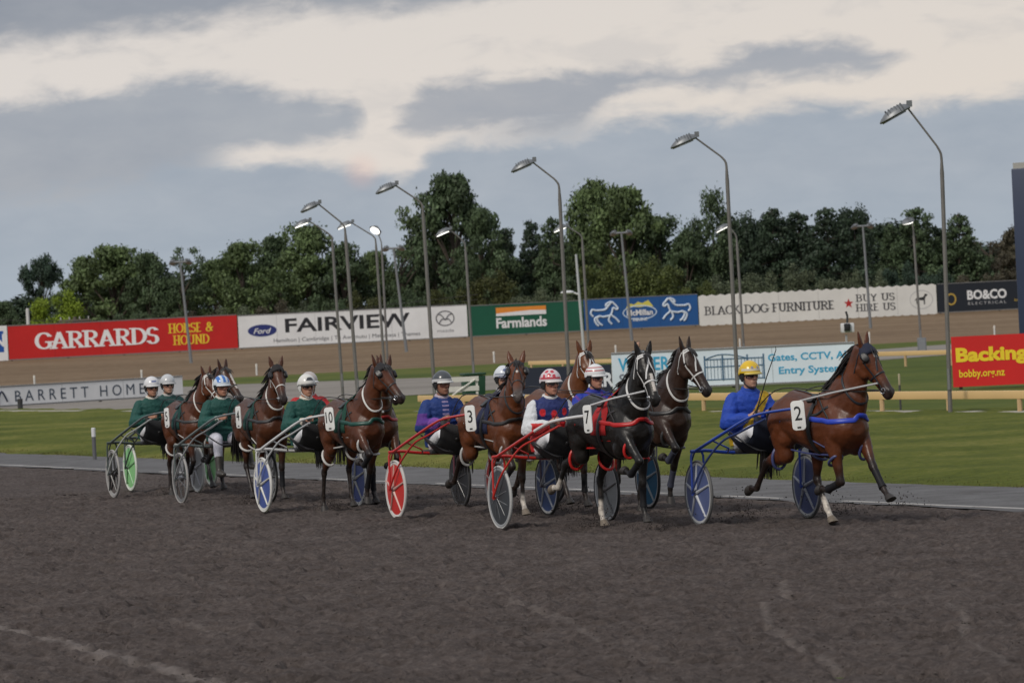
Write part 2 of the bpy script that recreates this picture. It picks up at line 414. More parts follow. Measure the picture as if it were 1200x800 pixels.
# racing surface, churned by hooves
SCUFF = []
def scuff(pxs, w, amt): SCUFF.append(([ground(*p) for p in pxs], w, amt))
scuff([(-40,728),(60,752),(160,778),(290,806)], .075, .95)
scuff([(895,708),(902,732),(930,756),(975,780),(1010,790)], .03, .6)
scuff([(1112,706),(1130,722),(1128,742)], .03, .6); scuff([(1128,748),(1160,768),(1200,790)], .03, .45)
scuff([(918,680),(920,700)], .03, .6); scuff([(560,690),(600,702),(690,740)], .025, .4); scuff([(600,705),(660,724),(700,752)], .03, .45)
scuff([(160,668),(210,676),(262,690)], .03, .3); scuff([(200,728),(232,736),(266,744)], .035, .4); scuff([(430,690),(470,692)], .03, .35)
scuff([(340,700),(380,706)], .03, .3); scuff([(740,770),(790,778)], .03, .4); scuff([(1060,640),(1100,645)], .03, .3); scuff([(465,628),(472,633),(490,637)], .03, .5)
def dirt_z(X, Y, T, U):
    z = .022*vnoise(X,Y,.9,1)+.016*vnoise(X,Y,3.1,2)+.036*vnoise(X,Y,7.3,5)+.034*vnoise(X,Y,14,6)+.020*vnoise(X,Y,27,9)
    z -= .055*np.clip(vnoise(X,Y,5.3,11)-.13,0,.25)/.25+.035*np.clip(vnoise(X,Y,9.1,12)-.12,0,.25)/.25
    z = z*1.25+.02
    # dragged furrows along the track and hoof prints
    z += .008*np.sin(U*9+2*vnoise(X,Y,.6,7))*np.clip(vnoise(X,Y,.4,8)+.5,0,1)
    return z*np.clip((UE-U)/.5, .25, 1)-.012
def dirt_grid(t0, t1, u0, u1, step, name):
    me, v = gridmesh(t0, t1, u0, u1, int((t1-t0)/step), int((u1-u0)/step), dirt_z)
    sc = np.zeros(len(v)); 
    for pts, w, amt in SCUFF:
        P = np.array(smoothline(pts, 6))[:, :2]
        for a, b in zip(P[:-1], P[1:]):
            ab = b-a; t = np.clip(((v[:,:2]-a)@ab)/max(ab@ab, 1e-9), 0, 1); d = np.linalg.norm(v[:,:2]-(a+t[:,None]*ab), axis=1)
            sc = np.maximum(sc, amt*np.clip(1.35-d/w, 0, 1))
    a = me.attributes.new('scuff', 'FLOAT', 'POINT'); a.data.foreach_set('value', sc.astype(np.float32))
    return struct(link(name, me, G_DIRT))
dirt_grid(-62, -14, UE-7.65, UE, .05, 'dirt_track')
dirt_grid(-52, -14, UE-19, UE-7.53, .033, 'dirt_track')
dirt_grid(-62, -51.9, UE-19.1, UE-7.53, .08, 'dirt_track')
dirt_grid(-170, -61.8, UE-19, UE, .22, 'dirt_track')
dirt_grid(-14.2, 30, UE-19, UE, .3, 'dirt_track')
dirt_grid(-110, 30, UE-60, UE-18.9, .45, 'dirt_track')
cl = MB()
rs = random.Random(5)
base_clod = [(math.cos(a)*math.cos(b), math.sin(a)*math.cos(b), math.sin(b)) for a, b in ((0,0),(1.3,.2),(2.5,-.1),(3.8,.15),(5.0,-.1),(0,1.4),(0,-1.4))]
cf = [(0,1,5),(1,2,5),(2,3,5),(3,4,5),(4,0,5),(1,0,6),(2,1,6),(3,2,6),(4,3,6),(0,4,6)]
for i in range(9000):
    px, py = rs.uniform(-30,1230), 560+rs.random()**.8*250
    p = ground(px, py); 
    if (p.dot(ND)-UE) > -.3: continue
    r = rs.choice((.004,.005,.006,.007,.009,.011))*rs.uniform(.7,1.2); q = rs.uniform(0,6.28)
    c_, s_ = math.cos(q), math.sin(q); sx, sy, sz = rs.uniform(.7,1.4), rs.uniform(.6,1.1), rs.uniform(.5,.9)
    cl.add([(p.x+r*(x*sx*c_-y*sy*s_), p.y+r*(x*sx*s_+y*sy*c_), .006+r*z*sz) for x, y, z in base_clod], cf)
tag(cl.build('dirt_clods', ground_mat('clod', ((.035,.029,.027),(.075,.064,.058),(.15,.13,.12)), s1=9, s2=40, bump=0), None, smooth=False, fix=False), 'loose crumbs of dark dirt scattered over the racing surface', 'dirt', kind='stuff')
# infield path and the banked far turn
sheet('infield_path', [(-80,140),(-14,139.5),(-2,142),(9,160),(19.5,178),(45,222),(80,285),(80,330),(50,262),(24,219),(10,194),(0,181),(-12.8,197),(-80,200)], G_LIME, -.018)
bank = []
prof = [(0,-.03),(4,.02),(14,.25),(26,.65),(36,1.02),(44,1.30)]
BX = np.linspace(-120, 120, 60)
def board_y(x): return 276+x*.22
def bank_y(x, k): return board_y(x)-44+k
vv = [(x, bank_y(x,k), z) for x in BX for k, z in prof+[(60,1.32),(120,1.2)]]; n_ = len(prof)+2
me = bpy.data.meshes.new('banked_track'); me.from_pydata(vv, [], [(i*n_+j, i*n_+j+1, (i+1)*n_+j+1, (i+1)*n_+j) for i in range(len(BX)-1) for j in range(n_-1)]); me.update()
if me.polygons[0].normal.z < 0: me.flip_normals()
struct(link('banked_track', me, G_BANK))
# fringe of longer grass along the grit strip
gr = MB(); rs = random.Random(9)
for i in range(16000):
    t = rs.uniform(-110, -25); u = UE+2.55+abs(rs.gauss(0,.28)); p = tu(t, u, .0); h = rs.uniform(.012,.042); a = rs.uniform(0,6.28); w = .007
    dx, dy = math.cos(a)*w, math.sin(a)*w; lx, ly = rs.uniform(-.03,.03), rs.uniform(-.03,.03); z0 = -.03+min((u-UE-2.4)/1.2,1)*.12
    gr.add([(p.x-dx,p.y-dy,z0),(p.x+dx,p.y+dy,z0),(p.x+lx,p.y+ly,z0+h)], [(0,1,2)])
tag(gr.build('grass', ground_mat('dry_grass', ((.075,.070,.022),(.10,.095,.03),(.14,.13,.05)), s1=.6, s2=6, bump=0), None, False, False), 'ragged fringe of longer grass beside the grey grit strip', 'grass', kind='stuff')
# ------------------------------------------------------------ lettering
W_, BK = (.74,.74,.74), (.02,.02,.024)
def letters(parent, s, x, z, h, col, width=None, bold=0.0, sx=1.0, name='lettering', shear=0.0, spacing=1.0, rough=.5):
    me = text_mesh(s, 1.0, bold, .02, 1.0, shear, spacing)
    V = verts(me); lo, hi = V.min(0), V.max(0)
    capm = text_mesh('H', 1.0, bold, .02); cv = verts(capm); ch = np.ptp(cv[:,1]); bpy.data.meshes.remove(capm)
    k = h/ch; kx = (width/(hi[0]-lo[0])) if width else k*sx
    V2 = np.stack([(V[:,0]-(lo[0]+hi[0])/2)*kx, (V[:,2])*.12, (V[:,1]-cv[:,1].min()-ch/2)*k], 1)
    me.vertices.foreach_set('co', V2.astype(np.float32).ravel()); me.update()
    o = link(name, me, paint(col, rough), parent, False); o.location = (x, -.006, z); return o
# roman capitals built from thick and thin strokes with slab serifs; each glyph in a box 1 high
def _arc(cx, cz, rx, rz, a0, a1, n=12): return [(cx+rx*math.cos(R(a0+(a1-a0)*i/n)), cz+rz*math.sin(R(a0+(a1-a0)*i/n))) for i in range(n+1)]
ROMAN = {
 'G': (.80, [_arc(.42,.5,.36,.46,40,330,20), [(.70,.42),(.70,.10)]], [(.70,.42,.14),(.70,.78,.02)]),
 'A': (.80, [[(.08,.03),(.38,.97)],[(.38,.97),(.70,.03)],[(.20,.34),(.57,.34)]], [(.08,.03,.11),(.70,.03,.12)]),
 'R': (.78, [[(.16,.03),(.16,.97)],[(.16,.95)]+_arc(.38,.73,.24,.22,90,-90,10)+[(.16,.51)],[(.36,.51),(.70,.03)]], [(.16,.03,.13),(.12,.97,.09),(.70,.03,.09)]),
 'D': (.80, [[(.16,.03),(.16,.97)],[(.16,.95)]+_arc(.34,.5,.38,.45,90,-90,14)+[(.16,.05)]], [(.12,.03,.09),(.12,.97,.09)]),
 'S': (.60, [_arc(.30,.73,.22,.23,30,230,10)+_arc(.31,.27,.22,.24,70,-150,12)], [(.49,.85,.02),(.10,.16,.02)]),
 'H': (.84, [[(.16,.03),(.16,.97)],[(.66,.03),(.66,.97)],[(.16,.5),(.66,.5)]], [(.16,.03,.12),(.16,.97,.12),(.66,.03,.12),(.66,.97,.12)]),
 'O': (.84, [_arc(.42,.5,.35,.46,0,360,24)], []),
 'E': (.68, [[(.16,.03),(.16,.97)],[(.16,.95),(.56,.95)],[(.16,.5),(.46,.5)],[(.16,.05),(.58,.05)]], [(.12,.03,.08),(.12,.97,.08)]),
 'U': (.84, [[(.18,.97),(.18,.34)]+_arc(.42,.34,.24,.29,180,360,12)+[(.66,.97)]], [(.18,.97,.12),(.66,.97,.10)]),
 'N': (.86, [[(.16,.03),(.16,.97)],[(.16,.95),(.70,.05)],[(.70,.03),(.70,.97)]], [(.16,.03,.10),(.12,.97,.08),(.70,.97,.10)]),
 '&': (.84, [[(.74,.05),(.26,.66)]+_arc(.40,.77,.15,.17,190,-20,10)+[(.50,.62),(.20,.40)]+_arc(.34,.25,.23,.21,130,330,10)+[(.70,.44)]], [(.70,.46,.10)]),
 'B': (.72, [[(.16,.03),(.16,.97)],[(.16,.95)]+_arc(.34,.74,.22,.21,90,-90,8)+[(.16,.53)],[(.16,.53)]+_arc(.36,.29,.25,.24,90,-90,8)+[(.16,.05)]], [(.12,.03,.08),(.12,.97,.08)]),
 'L': (.62, [[(.16,.03),(.16,.97)],[(.16,.05),(.56,.05)]], [(.16,.97,.11),(.12,.03,.08)]),
 'C': (.76, [_arc(.42,.5,.35,.46,45,315,18)], [(.67,.80,.02)]),
 'K': (.78, [[(.16,.03),(.16,.97)],[(.16,.42),(.62,.97)],[(.30,.58),(.70,.03)]], [(.16,.03,.11),(.16,.97,.11),(.70,.03,.08)]),
 'F': (.64, [[(.16,.03),(.16,.97)],[(.16,.95),(.56,.95)],[(.16,.5),(.44,.5)]], [(.16,.03,.11),(.12,.97,.08)]),
 'I': (.34, [[(.16,.03),(.16,.97)]], [(.16,.03,.11),(.16,.97,.11)]),
 'T': (.70, [[(.34,.03),(.34,.97)],[(.04,.95),(.64,.95)]], [(.34,.03,.11)]),
 'Y': (.74, [[(.34,.03),(.34,.46)],[(.34,.46),(.08,.97)],[(.34,.46),(.62,.97)]], [(.34,.03,.11)]),
 ' ': (.40, [], [])}
def roman(parent, s, x, z, h, col, width, thick=.17, thin=.075, name='lettering'):
    tot = sum(ROMAN[c][0] for c in s); kx = width/tot; cx = -tot/2; m = MB(); layer = 0
    def quad(poly):
        nonlocal layer; layer += 1; m.prism([(px*kx, (pz-.5)*h) for px, pz in poly], .006+.00012*layer, Matrix.Translation((0, -.00012*layer, 0)))
    for c in s:
        adv, strokes, serifs = ROMAN[c]
        for st in strokes:
            L_, Rr = [], []
            for i, (px, pz) in enumerate(st):
                a, b = st[max(i-1,0)], st[min(i+1,len(st)-1)]; dx, dz = b[0]-a[0], b[1]-a[1]; l = math.hypot(dx, dz) or 1
                v = abs(dz)/l; w = (thin+(thick-thin)*v**1.5)/2; nx, nz = -dz/l*w, dx/l*w
                L_.append((cx+px+nx, pz+nz)); Rr.append((cx+px-nx, pz-nz))
            for i in range(len(st)-1): quad([L_[i], L_[i+1], Rr[i+1], Rr[i]])
        for px, pz, w in serifs: quad([(cx+px-w-thick*.45, pz-.04), (cx+px+w+thick*.45, pz-.04), (cx+px+w+thick*.45, pz+.04), (cx+px-w-thick*.45, pz+.04)])
        cx += adv
    o = m.build(name, paint(col, .5), parent, False); o.location = (x, -.008, z); return o
def shape(parent, polys, x, z, s, col, name, d=.006, y=-.006):
    m = MB()
    for i, p in enumerate(polys): m.prism([(a*s, b*s) for a, b in p], d+i*.0006, Matrix.Translation((0, -i*.0006, 0)))
    o = m.build(name, paint(col, .5), parent, False); o.location = (x, y, z); return o
def oval(rx, rz, n=36): return [(rx*math.cos(2*math.pi*i/n), rz*math.sin(2*math.pi*i/n)) for i in range(n)]
def ring_shape(parent, rx, rz, w, x, z, col, name='emblem', a0=0, a1=360, y=-.01):
    m = MB(); n = 40
    for i in range(n):
        a, b = R(a0+(a1-a0)*i/n), R(a0+(a1-a0)*(i+1)/n)
        m.prism([(rx*math.cos(a), rz*math.sin(a)), (rx*math.cos(b), rz*math.sin(b)), ((rx-w)*math.cos(b), (rz-w)*math.sin(b)), ((rx-w)*math.cos(a), (rz-w)*math.sin(a))], .006)
    o = m.build(name, paint(col, .5), parent, False); o.location = (x, y, z); return o
def stroke_shape(parent, lines, w, x, z, s, col, name, y=-.008):
    m = MB()
    for l in lines: m.tube([(p.x*s, 0, p.y*s) for p in smoothline([(p[0], p[1], 0) for p in l], 4)], w, 6)
    o = m.build(name, paint(col, .5), parent); o.location = (x, y, z); return o
# ------------------------------------------------------------ advertising boards
def board(label, a, b, z0, z1, col, name='advertising_board', posts=True, group='boards round the far turn', edge=None, thick=.06, rough=.45):
    """a, b: left and right ends of the face as seen from the track"""
    a, b = Vector((a[0], a[1], 0)), Vector((b[0], b[1], 0)); L_ = (b-a).length; c = (a+b)/2
    root = thing(name, label, 'advertising board', (c.x, c.y, z0), math.atan2(b.y-a.y, b.x-a.x), group); h = z1-z0
    m = MB()
    if edge:
        n = int(L_/.30); top = [(-L_/2+L_*i/n, h/2+(.10 if i % 2 else 0)) for i in range(n+1)]; bot = [(-L_/2+L_*i/n, -h/2-(.10 if i % 2 else 0)) for i in range(n+1)]
        m.prism(bot+top[::-1], thick)
    else: m.box((0, thick/2, 0), (L_-.02, thick, h))
    p = m.build('panel', paint(col, rough, var=.11, scale=.45), root, False); p.location = (0, 0, h/2)
    if L_ > 6:
        m = MB(); ns = max(1, int(L_/2.45))
        for k in range(1, ns): m.box((-L_/2+L_*k/ns, .0, h/2), (.018, .006, h-.02))
        m.build('panel_seam', paint(tuple(c*.55 for c in col), .6), root, False)
        m = MB()
        for zz in (.03, h-.03): m.box((0, -.008, zz), (L_-.03, .02, .05))
        if not edge: m.build('frame', paint((.20,.20,.20), .5, .3), root, False)
    if posts:
        for k in range(max(2, int(L_/3)+1)):
            n = max(2, int(L_/3)+1); x = -L_/2+.2+(L_-.4)*k/(n-1)
            MB().box((x, thick+.06, h/2-.4), (.09,.09,h+.75)).build('post', paint((.16,.14,.12), .8), root)
    root['_L'] = L_; del root['_L']
    return p, L_, h
def bx(px): return (px-600)/F_PX
def far_pt(px):       # spot on the line of far boards behind an image column
    # intersect view column with y = 276+.22 x
    u = _uv(px, 380)[0]/F_PX; y = 276/(1-.22*u); return Vector((u*y, y, 0))
FZ0, FH = 1.30, [0]
def far_board(label, x0, x1, col, ztop=3.35, **k):
    return board(label, far_pt(x0), far_pt(x1), 1.35, ztop, col, **k)
NAVY, RED, GREEN_, BLUE = (.006,.010,.022), (.50,.012,.010), (.004,.085,.045), (.012,.085,.27)
p, L_, h = far_board('white board with a blue block at the far left edge', -60, 8, W_, 3.55)
shape(p, [[(-.5,-.35),(.5,-.35),(.5,.35),(-.5,.35)]], L_/2-1.2, .1, 1.9, (.01,.08,.35), 'block', y=-.004); letters(p, 'N', L_/2-.55, .18, .8, W_, bold=.03)
p, L_, h = far_board('long red board with large white serif lettering', 8.6, 278, RED, 3.55)
roman(p, 'GARRARDS', -L_*.5+L_*.385, .02, 1.05, (.78,.78,.78), L_*.535, .20, .08)
roman(p, 'HORSE &', L_*.5-L_*.205, .40, .60, (.75,.52,.03), L_*.195, .19, .08); roman(p, 'HOUND', L_*.5-L_*.205, -.36, .60, (.75,.52,.03), L_*.158, .19, .08)
p, L_, h = far_board('white board with wide black lettering and a navy oval badge', 279, 548, W_, 3.47)
shape(p, [oval(.98,.42)], -L_*.5+L_*.103, .02, 1, (.62,.64,.68), 'badge_rim', y=-.004); shape(p, [oval(.93,.38)], -L_*.5+L_*.103, .02, 1, (.02,.03,.16), 'badge', y=-.008)
letters(p, 'Ford', -L_*.5+L_*.103, .0, .34, W_, 1.15, .012, shear=.35).location.y = -.016
letters(p, 'FAIRVIEW', -L_*.5+L_*.475, .26, .88, BK, L_*.545, .022)
letters(p, 'Hamilton | Cambridge | Te Awamutu | Matamata | Thames', -L_*.5+L_*.47, -.66, .24, (.10,.10,.11), L_*.64)
ring_shape(p, .62, .50, .07, L_*.5-L_*.098, .22, (.12,.12,.13), 'badge')
stroke_shape(p, [[(-.50,.28),(-.25,.22),(0,-.06),(.25,.22),(.50,.28)],[(-.40,-.28),(-.22,-.05),(0,-.08),(.22,-.05),(.40,-.28)]], .032, L_*.5-L_*.098, .22, 1, (.12,.12,.13), 'badge_wing')
letters(p, 'mazda', L_*.5-L_*.098, -.56, .20, (.25,.25,.26), 1.1)
p, L_, h = far_board('dark green board with an orange and white stripe', 549, 684, GREEN_, 3.38)
shape(p, [[(-1,-.1),(1,-.1),(1,.12),(-1,.12)]], -L_*.5+L_*.46, .58, 1.66, (.72,.25,.03), 'stripe', y=-.004)
shape(p, [[(-1,-.12),(1,-.12),(1,.04),(.4,.06),(-.2,.03),(-1,-.02)]], -L_*.5+L_*.46, .43, 1.66, W_, 'band', y=-.008)
letters(p, 'Farmlands', -L_*.5+L_*.46, -.22, .66, W_, 3.35, .03)
p, L_, h = far_board('blue board with white running horses and a yellow crest', 685, 819, BLUE, 3.42)
HORSE_L = [[(-.95,-.15),(-1.1,.05),(-1.0,.3),(-.75,.25),(-.45,.25),(-.1,.3),(.15,.55),(.35,.75),(.55,.6),(.75,.35),(.65,.25),(.45,.38),(.35,.1),(.3,-.1),(.6,-.35),(.8,-.6)],
           [(.3,-.1),(.05,-.15),(-.25,-.2),(-.5,-.15),(-.7,-.3),(-.55,-.6),(-.35,-.75)],[(-.5,-.12),(-.85,-.3),(-.75,-.65),(-.6,-.78)],[(.2,-.12),(.1,-.45),(.3,-.7)],[(.15,.55),(-.05,.5),(.0,.65),(.3,.78)]]
stroke_shape(p, HORSE_L, .065, -L_*.5+L_*.20, .02, .98, (.62,.70,.78), 'running_horse')
stroke_shape(p, [[(-a, b) for a, b in l] for l in HORSE_L][::1], .065, L_*.5-L_*.21, .08, .98, (.62,.70,.78), 'running_horse')
shape(p, [[(-.95,-.05),(-.75,.35),(-.35,.25),(-.1,.42),(.2,.32),(.6,.5),(.95,.05),(.5,.12),(0,.05),(-.5,.12)]], -.1, .28, 1.0, (.62,.55,.10), 'crest')
ring_shape(p, 1.15, .48, .07, -.1, .0, (.55,.65,.75), 'crest_ring'); letters(p, 'McMillan', -.1, .0, .38, W_, 1.75, .03).location.y = -.018
letters(p, 'EQUINE', -.1, -.44, .2, W_, .95, .02)
p, L_, h = far_board('long white board with a serrated edge and small red star', 820, 1099, (.70,.69,.65), 3.22, edge=True)
roman(p, 'BLACK DOG FURNITURE', -L_*.5+L_*.295, -.02, .56, (.06,.06,.065), L_*.545, .15, .08)
roman(p, 'BUY US', -L_*.5+L_*.74, .32, .48, (.06,.06,.065), L_*.165, .15, .08); roman(p, 'HIRE US', -L_*.5+L_*.74, -.32, .48, (.06,.06,.065), L_*.168, .15, .08)
shape(p, [[(.34*(1 if i % 2 == 0 else .42)*math.cos(R(90+36*i)), .34*(1 if i % 2 == 0 else .42)*math.sin(R(90+36*i))) for i in range(10)]], -L_*.5+L_*.627, .0, 1, (.42,.02,.02), 'star')
ring_shape(p, .80, .62, .035, L_*.5-L_*.065, .02, (.42,.42,.42), 'emblem')
shape(p, [[(-.42,.02),(-.30,.12),(-.05,.12),(.18,.16),(.26,.36),(.44,.34),(.46,.24),(.32,.16),(.26,-.05),(.26,-.38),(.18,-.38),(.16,-.10),(-.20,-.06),(-.28,-.2),(-.24,-.38),(-.33,-.38),(-.38,-.18),(-.36,-.02),(-.5,-.12)]], L_*.5-L_*.065, .05, .95, (.03,.03,.03), 'dog_emblem')
p, L_, h = far_board('dark navy board with a gold ring emblem', 1100, 1245, (.010,.014,.022), 3.30)
ring_shape(p, .36, .40, .11, -L_*.5+.95, -.10, (.42,.28,.05)); shape(p, [[(-.05,-.3),(.05,-.3),(.05,.6),(-.05,.6)]], -L_*.5+.62, .08, 1, (.42,.28,.05), 'emblem_stem')
letters(p, 'BO&CO', -L_*.5+3.45, .12, .62, W_, 2.75, .035); letters(p, 'ELECTRICAL', -L_*.5+3.45, -.44, .18, (.45,.45,.46), 2.65, spacing=1.4)
letters(p, '24 hour', -L_*.5+6.2, .30, .2, W_, 1.1); letters(p, 'service', -L_*.5+6.2, -.02, .2, W_, 1.1); letters(p, 'local & trusted', -L_*.5+6.1, -.34, .2, (.5,.35,.06), 1.5)
# boards in the infield
def inf(px, py, z=0): return ground(px, py, z)
a, b = inf(-75, 482), inf(215, 464); p, L_, h = board('low white infield board with thin spaced capitals', a, b, .02, .80, W_, group='boards standing in the infield')
letters(p, 'BARRETT HOMES', -L_*.5+L_*(75+97)/290, -.02, .40, (.05,.07,.10), L_*.565, spacing=1.55)
stroke_shape(p, [[(-.2,-.2),(0,.18),(.25,-.2)]], .035, -L_*.5+L_*.258, 0, 1, (.02,.03,.06), 'emblem')
a, b = ground(718, 459), ground(1003, 447); p, L_, h = board('white infield board with pale blue lettering and a drawn gate', a, b, .02, 1.17, (.60,.68,.74), group='boards standing in the infield')
f = lambda px: -L_*.5+L_*(px-718)/285
TEAL = (.03,.30,.50)
letters(p, 'WATER', f(757), .20, .40, TEAL, L_*.215, .02); letters(p, 'SECURITY', f(768), -.24, .32, (.16,.18,.22), L_*.29, .01)
letters(p, 'Gates, CCTV, Alarms,', f(963), .22, .21, TEAL, L_*.42, .022); letters(p, 'Entry Systems', f(955), -.17, .21, TEAL, L_*.28, .022)
NB = (.05,.12,.20)
m = MB()
for k in range(2):
    x0, x1 = f(827+k*25)+.02, f(852+k*25)
for px in (829, 850, 879, 898): m.box((f(px), 0, -.02), (.045, .012, .74))
for zz in (-.36, .02, .24): m.box((f(863.5), .0, zz), (f(898)-f(829), .010, .03))
for px in range(832, 898, 4): m.box((f(px), 0.001, -.05), (.012, .006, .62))
m.tube([(f(829+21*i/10), 0, .24+.14*math.sin(math.pi/2*i/10)) for i in range(11)], .014, 6); m.tube([(f(850+29*i/10), 0, .38-.14*(1-math.cos(math.pi/2*i/10))) for i in range(11)], .014, 6)
o = m.build('gate_drawing', paint(NB, .5), p, False); o.location = (0, -.01, 0)
a, b = ground(588, 466), ground(717, 461); p, L_, h = board('navy infield board left of the pale blue board', a, b, .02, .86, (.012,.016,.032), group='boards standing in the infield')
letters(p, 'RIDER', L_*.5-L_*.175, -.02, .42, (.62,.64,.68), L_*.40, .03)
a, b = ground(1117, 456), ground(1262, 449); p, L_, h = board('bright red board with yellow lettering beside the lamp post', a, b, .05, 1.32, (.58,.014,.012), group=None)
letters(p, 'Backing', -L_*.5+L_*.325, .17, .36, (.80,.58,.02), L_*.58, .045); letters(p, 'bobby.org.nz', -L_*.5+L_*.24, -.30, .19, (.80,.58,.02), L_*.37, .02)
# ------------------------------------------------------------ rails
CREAM = (.62,.42,.19)
def rail(label, t0, t1, u, z, step, post_ok=True):
    L_ = t1-t0; c = tu((t0+t1)/2, u); root = thing('running_rail', label, 'rail', (c.x, c.y, 0), math.atan2(TD.y, TD.x), None)
    MB().box((0,0,z), (L_, .09, .16)).build('rail_beam', paint(CREAM, .5, var=.06, scale=.6), root, bevel=.02)
    n = int(L_/step)
    for k in range(n+1):
        x = -L_/2+.3+(L_-.6)*k/n
        m = MB(); m.tube(smoothline([(x,-.02,.0),(x,-.02,z*.55),(x,-.02,z-.08)], 3), .05, 8); m.build('post', paint((.48,.33,.17), .6), root)
    return root
_ta = ground(478, 487).dot(TD); _tb = ground(1290, 489).dot(TD)
rail('low cream running rail between the mown verge and the lamp posts', _ta, _tb, UE+17.3, .42, 2.7)
g0, g1 = ground(548, 463), ground(1122, 411)
U2 = (g0.dot(ND)+g1.dot(ND))/2
rail('distant cream rail along the far side of the infield', min(g0.dot(TD), g1.dot(TD))-2, max(g0.dot(TD), g1.dot(TD)), U2, .46, 3.2)
# ------------------------------------------------------------ lamp posts
STEEL_P = paint((.17,.16,.15), .5, .35, var=.25, scale=1.5)
LENS_OFF = paint((.22,.23,.24), .2); 
LENS_ON = mat('lamp_lens_lit', (.9,.9,.85), .4, emit=((1.0,.97,.90), 2.0))
HOOD = paint((.20,.21,.22), .45, .5)
def lamp_head(root, tip, dirv, s, lit, tilt):
    """a flood lamp: ribbed hood over a glass, its long axis along dirv"""
    d = dirv.normalized(); up = (Vector((0,0,1))-d*d.z).normalized(); sd = d.cross(up)
    hd = MB(); rings = []
    for x, w, hh in ((-.05,.08,.07),(.02,.16,.12),(.14,.22,.17),(.34,.25,.18),(.52,.23,.13),(.66,.15,.05),(.70,.08,.01)):
        r = []
        for j in range(16):
            a = 2*math.pi*j/16; zz = math.sin(a); r.append(tip+(d*x+sd*(w*math.cos(a))+up*(hh*max(zz,0)-.03*max(-zz,0)-.02))*s)
        rings.append(r)
    hd.rings(rings); head = hd.build('lamp_head', HOOD, root)
    m = MB()
    for k in range(6): 
        x = .10+.075*k; m.tube([tip+(d*x+sd*(.22*math.cos(a))+up*(.17*math.sin(a)-.01))*s for a in [math.pi*j/8 for j in range(9)]], .012*s, 5)
    m.build('fins', paint((.13,.14,.15), .5, .4), head)
    m = MB(); c = tip+(d*.36-up*.055)*s
    v = [c+(d*(.30*math.cos(a))+sd*(.21*math.sin(a))-up*.02)*s for a in [2*math.pi*j/20 for j in range(20)]]
    v2 = [q+up*.03*s for q in v]; m.rings([v, v2]); m.build('lens', LENS_ON if lit else LENS_OFF, head, False)
    MB().box(tip+(d*-.08+up*.05)*s, (.12*s,.10*s,.14*s)).build('gear_box', HOOD, root)
def lamp_post(label, base, elbow, tip, lit, r=.075, s=1.0, group='tall lamp posts along the rail', headdir=None, steel=None):
    base, elbow, tip = Vector(base), Vector(elbow), Vector(tip)
    root = thing('lamp_post', label, 'lamp post', base, 0, group)
    B = base; b, e, t = Vector((0,0,0)), elbow-B, tip-B
    dv = (t-e); dn = dv.normalized(); upd = (e-b).normalized()
    m = MB(); pts = [b, b.lerp(e,.3), b.lerp(e,.92)]+smoothline([e-upd*.22, e-upd*.05+dn*.02, e+dn*.14], 5)[1:]+[t]
    n = len(pts); m.tube(pts, [r*(1-.42*i/(n-1)) if i < 3 else r*(.62-.2*(i-3)/(n-3)) for i in range(n)], 10); m.build('pole', steel or STEEL_P, root)
    MB().tube([b.lerp(e,.905), b.lerp(e,.915)], r*.78, 10).build('joint_band', paint((.08,.08,.085), .5), root)
    m = MB(); m.box(Vector((0,0,.02)), (.36,.36,.05)); m.build('base_plate', paint((.25,.25,.24), .6, .4), root)
    m = MB(); dz = upd; m.tube([b+Vector((0,0,.55))+Vector((0,-r,0)), b+Vector((0,-r,.95))], .03, 6); m.build('service_hatch', paint((.2,.2,.2), .5, .4), root)
    lamp_head(root, t, headdir or Vector((dn.x, dn.y, -.28)), s, lit, 0)
    return root
def post_px(label, bpx, epx, tpx, lit, d=None, **k):
    b = ground(*bpx) if d is None else Vector((at(bpx[0], bpx[1], d).x, d, 0))
    d = b.y; e = at(*epx, d); t = at(*tpx, d)
    back = (e-t).length*.35
    return lamp_post(label, b, e, t-Vector((0, .0, 0)), lit, **k)
post_px('tall unlit lamp post nearest the red board', (1114,490), (1103,178), (1063,126), False, r=.044, s=.86)
post_px('tall unlit lamp post behind the driver in yellow', (866,489), (851,188), (814,161), False, r=.045, s=.80)
post_px('tall unlit lamp post in front of the green board', (669,488), (655,214), (624,190), False, r=.046, s=.78)
post_px('tall unlit lamp post crossing the white board near its right end', (511,487), (495,238), (463,217), False, r=.048, s=.76)
post_px('tall unlit lamp post with the upper of two crossing arms', (421,486), (404,264), (373,239), False, r=.048, s=.74)
GL = 'lit lamp posts in the middle of the infield'
post_px('lit lamp post furthest left over the white board', (402,462), (389,276), (362,259), True, d=128, r=.045, s=.70, group=GL)
post_px('lit lamp post whose arm crosses the tallest arm at left', (452,452), (440,278), (412,261), True, d=140, r=.046, s=.74, group=GL)
post_px('lit lamp post between the white and green boards', (556,450), (545,284), (527,269), True, d=146, r=.048, s=.76, group=GL)
post_px('lit lamp post over the blue horse board', (692,440), (682,276), (664,265), True, d=150, r=.048, s=.74, group=GL)
post_px('lit lamp post over the left end of the serrated white board', (873,430), (863,276), (853,264), True, d=165, r=.052, s=.8, group=GL)
post_px('lit lamp post with a short arm left of the last tall conifers', (1080,412), (1070,266), (1068,258), True, r=.055, s=.95, group=GL, headdir=Vector((-.55,-.8,-.2)))
GO = 'unlit twin-headed lamp posts on the outer bank'
